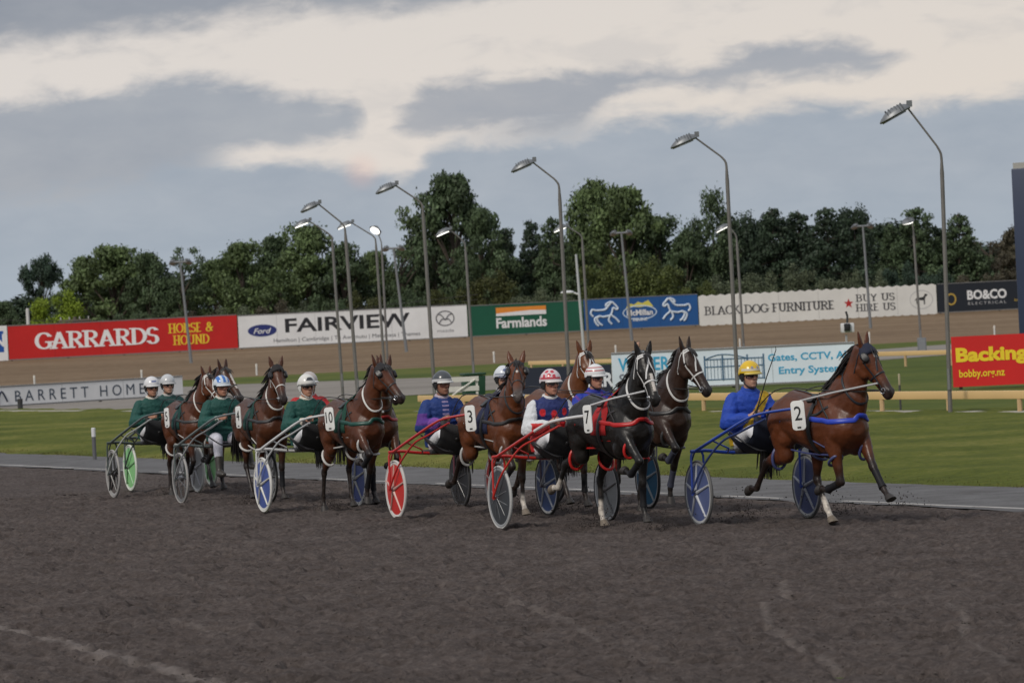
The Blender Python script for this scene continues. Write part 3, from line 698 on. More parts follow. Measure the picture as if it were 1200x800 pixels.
def twin_post(label, bpx, tpx, d):
    b0 = at(*bpx, d); base = Vector((b0.x, d, .75)); t = at(*tpx, d)
    root = thing('lamp_post', label, 'lamp post', base, 0, GO); t = t-base
    MB().tube([Vector((0,0,0)), t*.5, t], [.095,.075,.06], 10).build('pole', paint((.20,.21,.22), .5, .3), root)
    MB().tube([t+Vector((-.42,0,-.05)), t+Vector((.42,0,-.05))], .06, 8).build('cross_arm', HOOD, root)
    for s in (-1, 1): lamp_head(root, t+Vector((s*.38, 0, .02)), Vector((s*.25,.85,-.3)), .85, False, 0)
twin_post('twin lamp post in front of the red board', (224,424), (211,306), 246)
twin_post('twin lamp post behind the wide black lettering', (476,404), (461,290), 250)
twin_post('twin lamp post in front of the blue horse board', (741,408), (728,272), 250)
twin_post('twin lamp post in front of the hire lettering', (1021,398), (1011,264), 252)
# bright back of a further lamp seen beside the third arm
post_px('lit lamp post half hidden behind another lit post', (455,440), (447,283), (443,274), True, d=166, r=.045, s=.8, group=GL, headdir=Vector((-.3,-.7,.5)))
# ------------------------------------------------------------ small furniture of the course
def marker(name, label, p, h, col, capcol=None, r=.04, group=None, cat='post'):
    root = thing(name, label, cat, p, 0, group)
    MB().tube([(0,0,-.03),(0,0,h*.72)], r, 10).build('shaft', paint(col, .6), root)
    MB().tube([(0,0,h*.72),(0,0,h-.01),(0,0,h)], [r*1.08,r*1.08,r*.8], 10).build('cap', paint(capcol or col, .5), root)
marker('marker_post', 'white topped marker post on the grass edge at left', tu(ground(119,538).dot(TD), UE+1.9), .62, (.10,.10,.11), (.62,.62,.62), .038)
marker('marker_post', 'grey marker post behind the leading horse', tu(ground(914,580).dot(TD), UE+.9), .86, (.10,.11,.13), (.16,.17,.19), .075)
marker('bollard', 'short dark bollard in front of the low white board', ground(24,481), .42, (.03,.03,.03), r=.09, cat='bollard')
marker('stake', 'thin dark stake with pale top behind the cream rail', tu(ground(1006,488).dot(TD), UE+18.2), .82, (.05,.05,.05), (.30,.26,.16), .022, cat='stake')
for px, lab in ((37,'small white peg on the bank left of the bollard'),(163,'small white peg on the bank under the red board'),(298,'small white peg on the bank under the navy oval badge'),(577,'small white peg on the bank under the green board'),
                (720,'small white peg on the bank under the blue board'),(866,'small white peg on the bank under the serrated board'),(1018,'small white peg on the bank under the hire lettering'),(1165,'small white peg on the bank under the navy board')):
    q = far_pt(px); y = q.y-42; marker('marker_peg', lab, Vector((q.x*y/q.y, y, .05)), .58, (.60,.60,.58), (.72,.70,.64), .05, 'pegs along the banked turn')
# mast with a small dish arm, seen against the trees
root = thing('mast', 'slim white mast with a short side bracket', 'mast', Vector((at(684,400,225).x, 225, 0)), 0)
t = at(675,298,225)-Vector(root.location); MB().tube([(0,0,0), t*.62, t], [.08,.07,.06], 10).build('pole', paint((.46,.47,.48), .4), root)
q = t*.62; MB().tube([q, q+Vector((-.35,0,.12))], .05, 8).build('bracket', paint((.62,.62,.62), .4), root)
MB().sphere(q+Vector((-.62,0,.14)), (.36,.2,.11)).build('camera_dome', paint((.66,.67,.68), .4), root)
# remote camera on a thin stand
cpos = ground(994, 440, 0); root = thing('camera', 'white remote camera on a stand behind the leading horse', 'camera', cpos, 0)
top = at(993,384,cpos.y)-cpos; MB().tube([(0,0,0),(0,0,top.z-.22)], .035, 8).build('stand', paint((.45,.45,.46), .4, .4), root)
o = MB().box(top, (.42,.34,.30)).build('housing', paint((.62,.62,.63), .4), root, bevel=.04)
MB().box(top+Vector((-.02,-.20,.02)), (.20,.10,.24)).build('lens', paint((.02,.02,.022), .2), o, bevel=.02)
MB().tube([top+Vector((0,0,.15)), top+Vector((.02,0,.36)), top+Vector((-.02,0,.52))], .035, 8).build('microphone', paint((.03,.03,.03), .6), root)
# screen tower at the right edge
bp = Vector((at(1204,470,118).x, 118, 0)); root = thing('video_screen', 'tall dark blue screen tower at the right edge', 'video screen', bp+Vector((1.6,0,0)), R(-14))
MB().box((0,.4,2.95), (3.5,.55,5.7)).build('casing', paint((.022,.035,.075), .4), root, bevel=.03)
MB().box((.05,.11,3.3), (2.75,.03,4.5)).build('display', mat('display', (.01,.05,.25), .3, emit=((.02,.14,.75), .3)), root)
MB().box((.05,.09,5.1), (2.6,.03,.5)).build('caption_panel', mat('caption', (.4,.3,.15), .3, emit=((.85,.52,.22), .8)), root)
MB().box((-1.45,.4,5.88), (.5,.5,.16)).build('vent_cap', paint((.35,.34,.32), .6), root)
# starting-point clutter behind the blue driver: white barrier and green bin
b0 = ground(536, 480); root = thing('barrier', 'white folding barrier standing on the infield grass', 'barrier', b0, R(8)); wm = paint((.62,.60,.55), .6)
for x in (-.55, .55): MB().box((x,0,.42), (.06,.06,.84)).build('leg', wm, root)
for z in (.30,.55,.80): MB().box((0,-.045,z), (1.2,.025,.13)).build('rail', wm, root)
MB().tube([(-.5,-.075,.15),(.5,-.075,.78)], .025, 6).build('brace', wm, root)
b0 = ground(556, 478); root = thing('bin', 'dark green wheelie bin beside the white barrier', 'bin', b0, R(12))
MB().box((0,0,.46), (.50,.56,.82), taper=1.14).build('bin_body', paint((.008,.05,.022), .5), root, bevel=.03)
MB().box((0,0,.91), (.60,.68,.06)).build('lid', paint((.008,.045,.02), .5), root, bevel=.02)
for s in (-1,1): MB().tube([(s*.2,.28,.09),(s*.26,.28,.09)], .09, 12).build('wheel', paint((.02,.02,.02), .7), root)
b0 = ground(1081, 414); root = thing('cabinet', 'small grey electrical cabinet at a lamp post foot', 'cabinet', b0+Vector((-.1,-1.0,0)), 0)
MB().box((0,0,.34), (.36,.3,.68)).build('case', paint((.16,.17,.18), .6), root, bevel=.02); MB().box((0,-.158,.34), (.28,.012,.52)).build('door', paint((.2,.21,.22), .5), root)
# power pole and post behind the red board
d = 292; root = thing('power_pole', 'wooden power pole with a crossarm behind the red board', 'power pole', Vector((at(89,400,d).x, d, 0)), 0); t = at(88,371,d).z
MB().tube([(0,0,0),(0,0,t)], [.15,.12], 10).build('pole', paint((.10,.085,.07), .8), root); MB().box((0,-.13,t-.25), (2.2,.10,.12)).build('crossarm', paint((.12,.10,.085), .8), root)
for x in (-.95,-.35,.35,.95): MB().lathe([(.03,0),(.055,.05),(.03,.10),(.05,.14),(.02,.2)], 10, Matrix.Translation((x,-.13,t-.19))).build('insulator', paint((.4,.4,.38), .3), root)
root = thing('post', 'plain white post standing above the red board', 'post', Vector((at(34,400,288).x, 288, 0)), 0); t = at(33,362,288).z
MB().tube([(0,0,0),(0,0,t)], [.14,.11], 10).build('shaft', paint((.55,.55,.54), .5), root); MB().tube([(0,0,t),(0,0,t+.05)], [.12,.06], 10).build('cap', paint((.5,.5,.5), .5), root)
m = MB()
for zz in (.0,-.35): 
    a, b = at(-40,374,292), at(560,345,292); m.tube([a.lerp(b, i/20)+Vector((0,0,zz-1.6*math.sin(math.pi*i/20)*.5)) for i in range(21)], .018, 5)
tag(m.build('power_line', paint((.02,.02,.02), .6)), 'pair of thin power lines running across in front of the trees', 'power line')
# ------------------------------------------------------------ trees beyond the far boards
def leaf_mat(name, c, var=.45, rough=.6):
    m = bpy.data.materials.new(name); m.use_nodes = True; nt = m.node_tree; b = nt.nodes['Principled BSDF']; N = nt.nodes.new; L = nt.links.new
    b.inputs['Roughness'].default_value = rough; b.inputs['Specular IOR Level'].default_value = .25
    tc = N('ShaderNodeTexCoord'); n = N('ShaderNodeTexNoise'); n.inputs['Scale'].default_value = .55; n.inputs['Detail'].default_value = 5; L(tc.outputs['Object'], n.inputs['Vector'])
    at_ = N('ShaderNodeAttribute'); at_.attribute_name = 'tone'
    mr = N('ShaderNodeMapRange'); mr.inputs['From Min'].default_value = .3; mr.inputs['From Max'].default_value = .7; mr.inputs['To Min'].default_value = 1-var*.7; mr.inputs['To Max'].default_value = 1+var*.7; L(n.outputs['Fac'], mr.inputs['Value'])
    ml = N('ShaderNodeMath'); ml.operation = 'MULTIPLY'; L(mr.outputs[0], ml.inputs[0]); L(at_.outputs['Fac'], ml.inputs[1])
    mx = N('ShaderNodeMix'); mx.data_type = 'RGBA'; mx.blend_type = 'MULTIPLY'; mx.inputs[0].default_value = 1; mx.inputs[6].default_value = (*c, 1); L(ml.outputs[0], mx.inputs[7]); L(mx.outputs[2], b.inputs['Base Color'])
    return m
BARK = mat('bark', (.07,.055,.042), .9, var=.3, scale=4)
def leaves_mesh(name, clumps, per, size, seed, aspect=.55, shell=.55):
    """leaf faces spread through clump volumes: clumps = [(centre, (rx,ry,rz))]"""
    rs = np.random.RandomState(seed); V, tone = [], []
    for c, r in clumps:
        n = int(per*(r[0]*r[1]*r[2])**(2/3)*1.0)+6
        d = rs.normal(size=(n,3)); d /= np.linalg.norm(d, axis=1)[:,None]
        rad = (shell+(1-shell)*rs.rand(n))**.7*(1+.22*rs.normal(size=n)); P = np.array(c)+d*rad[:,None]*np.array(r)
        nn = d+rs.normal(size=(n,3))*.75; nn /= np.linalg.norm(nn, axis=1)[:,None]
        a = np.cross(nn, rs.normal(size=(n,3))); a /= np.linalg.norm(a, axis=1)[:,None]; b = np.cross(nn, a)
        s = size*(.6+.8*rs.rand(n))[:,None]
        q = np.stack([P-a*s, P-b*s*aspect+a*s*.1, P+a*s, P+b*s*aspect+a*s*.1], 1); V.append(q.reshape(-1,3))
        tone.append(np.repeat((.72+.56*rs.rand(n))*(.85+.3*rs.rand()), 4))
    V = np.concatenate(V); n = len(V)//4
    me = bpy.data.meshes.new(name); me.vertices.add(len(V)); me.vertices.foreach_set('co', V.astype(np.float32).ravel())
    me.loops.add(len(V)); me.loops.foreach_set('vertex_index', np.arange(len(V))); me.polygons.add(n)
    me.polygons.foreach_set('loop_start', np.arange(0,len(V),4)); me.polygons.foreach_set('loop_total', np.full(n,4)); me.update(calc_edges=True)
    a = me.attributes.new('tone', 'FLOAT', 'POINT'); a.data.foreach_set('value', np.concatenate(tone).astype(np.float32))
    return me
def tree_kind(kind, seed):
    """unit-size crown (height 1, width about 1) and its trunk with limbs"""
    rs = random.Random(seed); cl = []; tr = MB()
    if kind == 'broad':
        n = 84; tr.tube([(0,0,0),(.01,.01,.2),(0,.02,.45),(.02,0,.7)], [.035,.028,.02,.008], 8)
        for i in range(n):
            h = rs.uniform(.14,.97); env = .5*math.sin(math.pi*min(1,(h*.82+.16)))**.8*(1.0 if h < .75 else .92)
            a = rs.uniform(0,6.28); rr = env*math.sqrt(rs.uniform(.05,1))*rs.uniform(.75,1.18); c = (rr*math.cos(a), rr*math.sin(a), h)
            q = rs.uniform(.045,.115); cl.append((c, (q*1.2,q*1.2,q*.66)))
            if i % 3 == 0: tr.tube([(0,.01,max(.1,h-.3)), (c[0]*.5,c[1]*.5,h-.14), c], [.014,.009,.003], 5)
    elif kind == 'gum':
        tr.tube([(0,0,0),(.02,.01,.3),(-.01,0,.6),(.02,.01,.93)], [.03,.024,.017,.006], 8)
        for i in range(40):
            h = rs.uniform(.22,.99); env = .42*(1-abs(h-.5)*.9); a = rs.uniform(0,6.28); rr = env*rs.uniform(.15,1.1); c = (rr*math.cos(a), rr*math.sin(a), h)
            q = rs.uniform(.035,.085); cl.append((c, (q*1.3,q*1.3,q*.6)))
            if i % 2 == 0: tr.tube([(0,0,max(.15,h-.22)), (c[0]*.55,c[1]*.55,h-.08), c], [.012,.007,.002], 5)
    elif kind == 'conifer':
        tr.tube([(0,0,0),(0,0,.5),(.005,0,1.0)], [.03,.018,.003], 8)
        for k in range(17):
            h = .10+.88*k/16; w = .40*(1-h)**.75+.03; m_ = max(3, int(9*(1-h)+3))
            for j in range(m_):
                a = 6.28*j/m_+rs.uniform(-.4,.4)+k; rr = w*rs.uniform(.45,1.12); c = (rr*math.cos(a), rr*math.sin(a), h-.03*rr/max(w,.01)+rs.uniform(-.02,.02))
                q = rs.uniform(.05,.088)*(1.1-h*.5); cl.append((c, (q*1.35,q*1.35,q*.75)))
                if j % 3 == 0: tr.tube([(0,0,h),c], [.008,.002], 4)
    elif kind == 'column':
        tr.tube([(0,0,0),(0,0,.5),(0,0,.95)], [.03,.02,.005], 8)
        for i in range(50):
            h = rs.uniform(.06,.97); env = .40*min(1,(1.06-h)*2.2)**.7*min(1,h*5+.4); a = rs.uniform(0,6.28); rr = env*math.sqrt(rs.uniform(.1,1)); c = (rr*math.cos(a), rr*math.sin(a), h)
            q = rs.uniform(.07,.12); cl.append((c, (q,q,q*1.0)))
            if i % 5 == 0: tr.tube([(0,0,max(.05,h-.2)),c], [.01,.003], 4)
    elif kind == 'ball':
        tr.tube([(0,0,0),(.01,0,.3),(0,0,.6)], [.03,.024,.01], 8)
        for i in range(46):
            u = rs.uniform(-1,1); a = rs.uniform(0,6.28); r_ = .40*rs.uniform(.55,1.02); s_ = math.sqrt(1-u*u); c = (r_*s_*math.cos(a)*1.1, r_*s_*math.sin(a)*1.1, .58+r_*u*.98)
            q = rs.uniform(.07,.12); cl.append((c, (q,q,q*.8)))
            if i % 5 == 0: tr.tube([(0,0,.35),c], [.012,.003], 4)
    elif kind == 'lollipop':
        tr.tube([(0,0,0),(.01,0,.3),(0,0,.8)], [.03,.024,.01], 8)
        for i in range(52):
            u = rs.uniform(-1,1); a = rs.uniform(0,6.28); r_ = rs.uniform(.5,1.02); s_ = math.sqrt(1-u*u); c = (.40*r_*s_*math.cos(a), .40*r_*s_*math.sin(a), .79+.18*r_*u)
            q = rs.uniform(.06,.10); cl.append((c, (q*1.1,q*1.1,q*.5)))
            if i % 5 == 0: tr.tube([(0,0,.55),c], [.012,.003], 4)
    elif kind == 'bush':
        tr.tube([(0,0,0),(0,0,.3),(.02,0,.5)], [.03,.02,.008], 8)
        for i in range(48):
            u = rs.uniform(0,1); a = rs.uniform(0,6.28); s_ = math.sqrt(1-(u*.9)**2); r_ = rs.uniform(.6,1.0); c = (.44*r_*s_*math.cos(a), .44*r_*s_*math.sin(a), .08+.80*u*r_)
            q = rs.uniform(.07,.13); cl.append((c, (q,q,q*.85)))
            if i % 4 == 0: tr.tube([(0,0,.1),(c[0]*.5,c[1]*.5,c[2]*.45),c], [.014,.009,.003], 4)
    return cl, tr
LEAF = {}
PROTO = {}
def proto(kind, v, hgt, wid):
    key = (kind, v)
    if key not in PROTO:
        cl, tr = tree_kind(kind, 100*v+hash_k(kind)); k = 11.0; 
        cl = [((c[0]*k, c[1]*k, c[2]*k), tuple(q*k for q in r)) for c, r in cl]
        size = {'broad': .19, 'gum': .16, 'conifer': .17, 'column': .18, 'ball': .18, 'bush': .17, 'lollipop': .17}[kind]
        per = {'broad': 200, 'gum': 190, 'conifer': 290, 'column': 260, 'ball': 260, 'bush': 250, 'lollipop': 260}[kind]
        lm = leaves_mesh(kind+'_leaves', cl, per, size, 7*v+hash_k(kind))
        tr.v = [a*k for a in tr.v]; tm = tr.mesh(kind+'_wood'); tm.materials.append(BARK)
        PROTO[key] = (lm, tm)
    return PROTO[key]
def hash_k(s): return sum(ord(c)*(i+3) for i, c in enumerate(s)) % 97
GREENS = {'mid': (.084,.120,.046), 'dark': (.056,.084,.040), 'deep': (.032,.051,.030), 'olive': (.075,.095,.025), 'grey': (.085,.105,.060), 'lime': (.17,.24,.02), 'brown': (.070,.062,.040), 'blue': (.035,.060,.040), 'warm': (.055,.062,.018)}
TREE_N = [0]
def tree(px, ytop, wpx, kind, tone, label, d, group, sink=0.0):
    TREE_N[0] += 1; v = 1+TREE_N[0] % 3
    z1 = at(px, ytop, d).z; x = at(px, ytop, d).x; H_ = z1-sink; wid = wpx/F_PX*d*(1.12 if kind == 'bush' else 1.95 if kind == 'conifer' else 1.34)
    lm, tm = proto(kind, v, 1, 1)
    t = thing('shrub' if kind == 'bush' else 'tree', label, 'shrub' if kind == 'bush' else 'tree', (x, d, sink), random.uniform(0,6.28), group)
    nat = {'broad': .98, 'gum': .86, 'conifer': .86, 'column': .86, 'ball': .98, 'bush': 1.0, 'lollipop': 1.0}[kind]*11.0; nh = {'broad': 1.04, 'gum': 1.03, 'conifer': 1.02, 'column': 1.05, 'ball': 1.05, 'bush': 1.0, 'lollipop': 1.02}[kind]*11
    sx, sz = wid/nat, H_/nh
    if tone not in LEAF: LEAF[tone] = leaf_mat('leaf_'+tone, GREENS[tone])
    tr = link('trunk', tm, None, t, False); cr = link('crown', lm, None, t, False)
    if not lm.materials: lm.materials.append(LEAF[tone])
    cr.material_slots[0].link = 'OBJECT'; cr.material_slots[0].material = LEAF[tone]
    tr.scale = cr.scale = (sx, sx, sz)
    return t
TR = 'tall trees standing behind the far boards'; SHR = 'shrubs along the back of the far boards'
for a in [
 (2,350,44,'broad','dark','low dark tree at the far left edge'), (47,293,44,'lollipop','blue','round ball-headed tree above the lime shrub'),
 (98,300,62,'broad','mid','mid green tree right of the ball-headed tree'), (132,283,96,'broad','mid','broad spreading tree above the first red board capitals'),
 (172,292,58,'broad','dark','dark tree between the broad tree and the thin-crowned gum'), (212,286,56,'gum','dark','thin sparse gum crown behind the twin lamp over the red board'),
 (250,300,62,'broad','mid','green tree above the right end of the red board'), (283,280,76,'broad','mid','fuller green tree above the navy oval badge'),
 (303,316,52,'conifer','deep','near black conical tree behind the navy oval badge'), (322,272,62,'broad','dark','dark leafy tree left of the leftmost lit lamp'),
 (356,260,84,'broad','mid','open-crowned tree behind the leftmost lit lamp'), (400,284,66,'broad','dark','dark tree in the gap between the two leftmost lamp arms'),
 (438,290,54,'broad','mid','mid green tree behind the crossing lamp arms'), (468,280,56,'gum','dark','sparse tree with a flat crown left of the tallest gum'),
 (505,222,76,'gum','mid','tall airy gum left half of the tallest clump'), (528,196,88,'broad','dark','tallest open-crowned tree over the white board'),
 (562,240,66,'broad','dark','dark shouldered tree right of the tallest tree'), (592,264,34,'conifer','deep','slim dark conifer left of the third tall lamp'),
 (622,253,40,'conifer','deep','slim dark conifer behind the lamp over the green board'), (646,251,40,'conifer','dark','dark conifer just left of the wide pale-stemmed tree'),
 (690,210,82,'broad','mid','large rounded tree left half over the blue board'), (730,212,84,'broad','mid','large rounded tree right half over the blue board'),
 (772,250,74,'broad','dark','dark tree sloping down right of the large rounded pair'), (802,268,52,'broad','dark','lower dark tree left of the second tall lamp'),
 (833,224,54,'column','dark','tall dark poplar behind the second tall lamp'), (866,246,56,'column','deep','dark dense tree just right of the poplar'),
 (904,241,54,'conifer','deep','near black conifer left end of the dark conifer row'), (935,243,60,'conifer','deep','near black conifer second in the dark row'),
 (968,240,62,'conifer','deep','near black conifer mid row over the small red star'), (1000,243,54,'column','deep','dense dark tree at the right end of the conifer row'),
 (1043,258,34,'conifer','dark','thin tiered pine between two lamp posts'), (1072,240,58,'conifer','dark','tiered pine behind the short armed lit lamp'),
 (1096,262,40,'conifer','deep','small dark pine left of the nearest lamp post'), (1122,246,54,'conifer','dark','green pine right of the nearest lamp post'),
 (1160,274,64,'gum','brown','brown thin-twigged tree over the navy board'), (1190,262,56,'broad','brown','brownish tree beside the screen tower')]:
    tree(*a, 318+random.uniform(-8,8), TR)
# second, deeper row that closes the gaps low down
for i, px in enumerate(range(-20, 1260, 62)):
    yt = np.interp(px, [0,80,150,300,450,520,600,700,800,900,1000,1100,1200],[350,338,312,310,314,288,292,274,286,262,258,266,288])
    near_l = ['at the left edge','below the ball-headed tree','behind the first white capitals','behind the middle of the red board','behind the twin lamp over the red board','behind the yellow capitals','behind the navy oval','behind the leftmost lit lamp','behind the tallest crossing arms','behind the wide black lettering','behind the grey badge','behind the lit lamp by the green board','behind the orange stripe','behind the third tall lamp','behind the slim white mast','behind the yellow crest','behind the second running horse','behind the second tall lamp','behind the lettering start of the serrated board','behind the long serrated board','behind the red star'][min(i,20)]
    tree(px+random.uniform(-10,10), yt+random.uniform(-6,6), 110, 'column' if i % 2 else 'ball', ('dark','deep')[i % 2], 'deep shaded understorey tree '+near_l, 330, 'shaded trees in the second row') if i < 21 else None
for a in [
 (18,366,70,'bush','dark','low dark shrub at the left end of the red board'), (62,329,74,'bush','lime','bright lime green shrub under the ball-headed tree'), (104,356,74,'bush','dark','dark shrub over the first red board capitals'),
 (150,352,66,'bush','dark','dark shrub over the middle white capitals'), (196,350,60,'bush','dark','dark shrub left of the twin lamp pole'), (236,350,54,'bush','brown','dull brown shrub over the yellow capitals'),
 (274,344,60,'bush','grey','grey brown shrub at the joint of red and white boards'), (318,344,56,'bush','brown','brownish shrub over the navy oval'), (345,338,52,'bush','grey','grey twiggy shrub under the leftmost lit lamp'),
 (384,340,60,'bush','dark','dark shrub over the first wide black letters'), (428,332,62,'bush','warm','warm green shrub behind the lettering middle'), (476,324,66,'bush','dark','dark shrub under the flat crowned tree'),
 (524,322,62,'bush','warm','warm green shrub over the grey badge'), (574,306,68,'bush','warm','rounded warm green shrub over the green board'), (618,326,60,'bush','grey','grey green shrub over the orange stripe'),
 (650,322,52,'bush','grey','grey green shrub behind the third tall lamp pole'), (703,290,76,'bush','olive','tall olive dome left of the twin lamp'), (766,281,92,'bush','olive','large olive dome right of the twin lamp'),
 (722,322,58,'bush','blue','bluish shrub in front of the olive domes'), (815,322,56,'bush','olive','olive shrub at the joint of blue and white boards'), (852,306,60,'bush','grey','pale grey green shrub behind the second tall lamp'),
 (892,302,62,'bush','grey','pale shrub over the start of the serrated board'), (934,300,62,'bush','grey','pale shrub over the middle of the serrated board'), (978,304,60,'bush','grey','pale shrub over the red star'),
 (1020,300,58,'bush','grey','pale shrub behind the twin lamp over the hire lettering'), (1052,298,56,'bush','blue','bluish shrub left of the short armed lit lamp'), (1092,300,58,'bush','blue','bluish shrub left of the nearest lamp pole'),
 (1138,308,64,'bush','brown','brown shrub over the gold ring emblem'), (1184,306,66,'bush','brown','brown shrub beside the screen tower')]:
    tree(*a, 298+random.uniform(-3,3), SHR)
# ------------------------------------------------------------ horses (local +X forwards, +Y the horse's left)
def dirx(a): a = R(a); return Vector((math.sin(a), 0, -math.cos(a)))      # 0 = straight down, + = forwards
FORE = {'reach': (62, 52, 60), 'reach_low': (46, 36, 40), 'land': (26, 16, 35), 'stance': (4, -2, 28), 'push': (-24, -30, -5),
        'fold': (42, -62, -105), 'fold_high': (58, -58, -110), 'swing': (20, -50, -80)}
HIND = {'under': (52, -12, 30, 34), 'stance': (38, -36, 6, 32), 'push': (14, -44, -14, 6), 'back': (6, -62, -34, -60),
        'kick': (10, -78, -40, -85), 'swing': (34, -66, -14, -50)}
def horse_geo(P):
    mb = MB()
    # trunk
    T = [(-.84,1.25,1.10,.07),(-.80,1.325,1.01,.15),(-.71,1.41,.97,.22),(-.58,1.485,.955,.255),(-.44,1.53,.955,.27),(-.25,1.505,.92,.268),
         (-.05,1.465,.865,.28),(.15,1.475,.815,.28),(.30,1.525,.79,.262),(.44,1.55,.80,.238),(.57,1.48,.83,.24),(.68,1.38,.88,.215),(.76,1.28,.97,.15),(.80,1.2,1.04,.09)]
    rings = []
    for x, zt, zb, w in T:
        zc, h = (zt+zb)/2, (zt-zb)/2; r = []
        for j in range(20):
            a = 2*math.pi*j/20; ca, sa = math.cos(a), math.sin(a)
            ww = w*(1-.16*max(0, ca)**1.5)             # narrower towards the spine
            r.append((x, ww*sa, zc+h*ca - .02*(abs(sa)**3)))
        rings.append(r)
    mb.rings(rings)
    for s in (-1, 1):
        seg(mb, (-.50, s*.13, 1.29), (-.42, s*.155, 1.02), [(0,.21,.115),(.5,.245,.125),(1,.17,.105)])           # croup and thigh
        seg(mb, (.36, s*.13, 1.42), (.60, s*.135, 1.06), [(0,.09,.085),(.5,.15,.10),(1,.135,.10)])               # shoulder
        seg(mb, (.65, s*.10, 1.12), (.50, s*.13, .92), [(0,.115,.11),(1,.125,.09)])                            # breast muscle
    # neck and head
    np_, ny = P.get('neck', 44)+11, R(P.get('neck_yaw', 0))
    nd = Vector((math.cos(R(np_))*math.cos(ny), math.cos(R(np_))*math.sin(ny), math.sin(R(np_))))
    base = Vector((.50, 0, 1.27)); 
    poll = Vector((.57, 0, 1.34)) + nd*.68
    mid = base*.45+poll*.55+Vector((.02, 0, -.035)); side = Vector((-math.sin(ny), math.cos(ny), 0))
    N0 = smoothline([base, base*.6+poll*.4+Vector((.02,0,-.02)), mid, poll], 4)
    nr = np.interp(np.linspace(0,1,len(N0)), [0,.3,.6,.85,1], [.32,.25,.185,.138,.118]); nw = np.interp(np.linspace(0,1,len(N0)), [0,.3,.6,.85,1], [.185,.14,.10,.084,.077])
    rings = []
    for i, p in enumerate(N0):
        t = (N0[min(i+1,len(N0)-1)]-N0[max(i-1,0)]).normalized(); sd = (side-t*side.dot(t)).normalized(); up = t.cross(sd)
        rings.append([p+up*(nr[i]*math.cos(2*math.pi*j/16))*-1+sd*(nw[i]*math.sin(2*math.pi*j/16)) for j in range(16)])
    mb.rings(rings)
    hp, hy = R(P.get('head', 52)), ny+R(P.get('head_yaw', 0))
    hd = Vector((math.cos(hp)*math.cos(hy), math.cos(hp)*math.sin(hy), -math.sin(hp)))
    hs = Vector((-math.sin(hy), math.cos(hy), 0)); hu = hd.cross(hs)*1.0      # hu: out of the forehead
    if hu.z < 0: hu = -hu
    h0 = poll+hu*.03
    HL = .60
    H = [(-.05,.06,.055,-.03),(.0,.085,.075,-.035),(.10,.125,.098,-.06),(.22,.145,.106,-.085),(.34,.138,.098,-.088),(.46,.112,.078,-.072),(.60,.086,.062,-.058),(.74,.074,.056,-.052),
         (.86,.072,.058,-.056),(.94,.066,.056,-.062),(1.0,.05,.044,-.066),(1.03,.025,.022,-.066)]
    def hp_(t, a, k=1.0, out=0.0):     # point on the head: t along, a angle (0 = front of the face)
        i = np.array(H); d = np.interp(t, i[:,0], i[:,1]); w = np.interp(t, i[:,0], i[:,2]); o = np.interp(t, i[:,0], i[:,3])
        ca, sa = math.cos(a), math.sin(a); ww = w*(1-.25*max(0,-ca)) ; 
        return h0+hd*(t*HL)+hu*(o+(d*k+out)*ca)+hs*((ww*k+out)*sa)
    mb.rings([[hp_(t, 2*math.pi*j/18) for j in range(18)] for t, *_ in H])
    for s in (-1, 1):
        seg(mb, h0+hd*.10+hs*(s*.07)+hu*-.03, h0+hd*.19+hs*(s*.078)+hu*-.045, [(0,.03,.028),(1,.036,.03)], hs)          # brow over the eye
        seg(mb, h0+hd*.17+hs*(s*.05)+hu*-.15, h0+hd*.25+hs*(s*.05)+hu*-.145, [(0,.075,.045),(1,.06,.04)], hs)            # cheek
        seg(mb, hp_(.90, s*.75, .92), hp_(.95, s*.85, .92), [(0,.026,.022),(1,.022,.02)], hs)                            # nostril rim
        e0 = h0+hd*.0+hs*(s*.055)+hu*-.015
        ed = (-hd*.75+hu*.42+hs*(s*.30)+Vector((0,0,.35))).normalized()
        fw = (hd*.2+hu).normalized(); fw = (fw-ed*fw.dot(ed)).normalized(); sd = ed.cross(fw)
        rr = []
        for t, a, b in ((-.02,.032,.03),(.03,.038,.025),(.08,.041,.021),(.125,.031,.017),(.165,.016,.012),(.19,.007,.007)):
            c = e0+ed*t; rr.append([c+sd*(a*math.cos(2*math.pi*j/10))+fw*(b*math.sin(2*math.pi*j/10)) for j in range(10)])
        mb.rings(rr)
    # legs
    legs = {}; J = {}
    for key, pz in P['legs'].items():
        s = 1 if key[1] == 'L' else -1
        ang = pz if isinstance(pz, tuple) else (FORE if key[0] == 'F' else HIND)[pz]
        side = Vector((0, 1, 0))
        if key[0] == 'F':
            a1, a2, a3 = ang
            e = Vector((.47+.0022*max(a1,0), s*.155, .93+.0012*max(a1,0))); y_in = -s*.03
            k = e+dirx(a1)*.42+Vector((0,y_in,0)); f = k+dirx(a2)*.285; h = f+dirx(a3)*.125
            seg(mb, e+Vector((.03,0,.06)), k, [(0,.125,.075),(.25,.105,.07),(.6,.066,.052),(.85,.05,.043),(1,.052,.045)], side)
            seg(mb, k+dirx(a1)*-.03, k+dirx(a2)*.04, [(0,.052,.046),(.6,.054,.046),(1,.044,.038)], side)
            seg(mb, k, f, [(0,.044,.036),(.3,.034,.027),(.75,.033,.026),(1,.042,.034)], side)
            J[key] = [e, k, f, h]; cb = k
        else:
            a1, a2, a3, a4 = ang
            hip = Vector((-.53, s*.145, 1.20)); st = hip+dirx(a1)*.38; ho = st+dirx(a2)*.43; f = ho+dirx(a3)*.36; h = f+dirx(a4)*.125
            seg(mb, hip, st, [(0,.205,.12),(.5,.185,.115),(1,.12,.085)], side)
            seg(mb, st+dirx(a1)*-.05, ho, [(0,.125,.085),(.3,.115,.075,-.012),(.65,.07,.05,-.008),(.9,.05,.036),(1,.05,.038)], side)
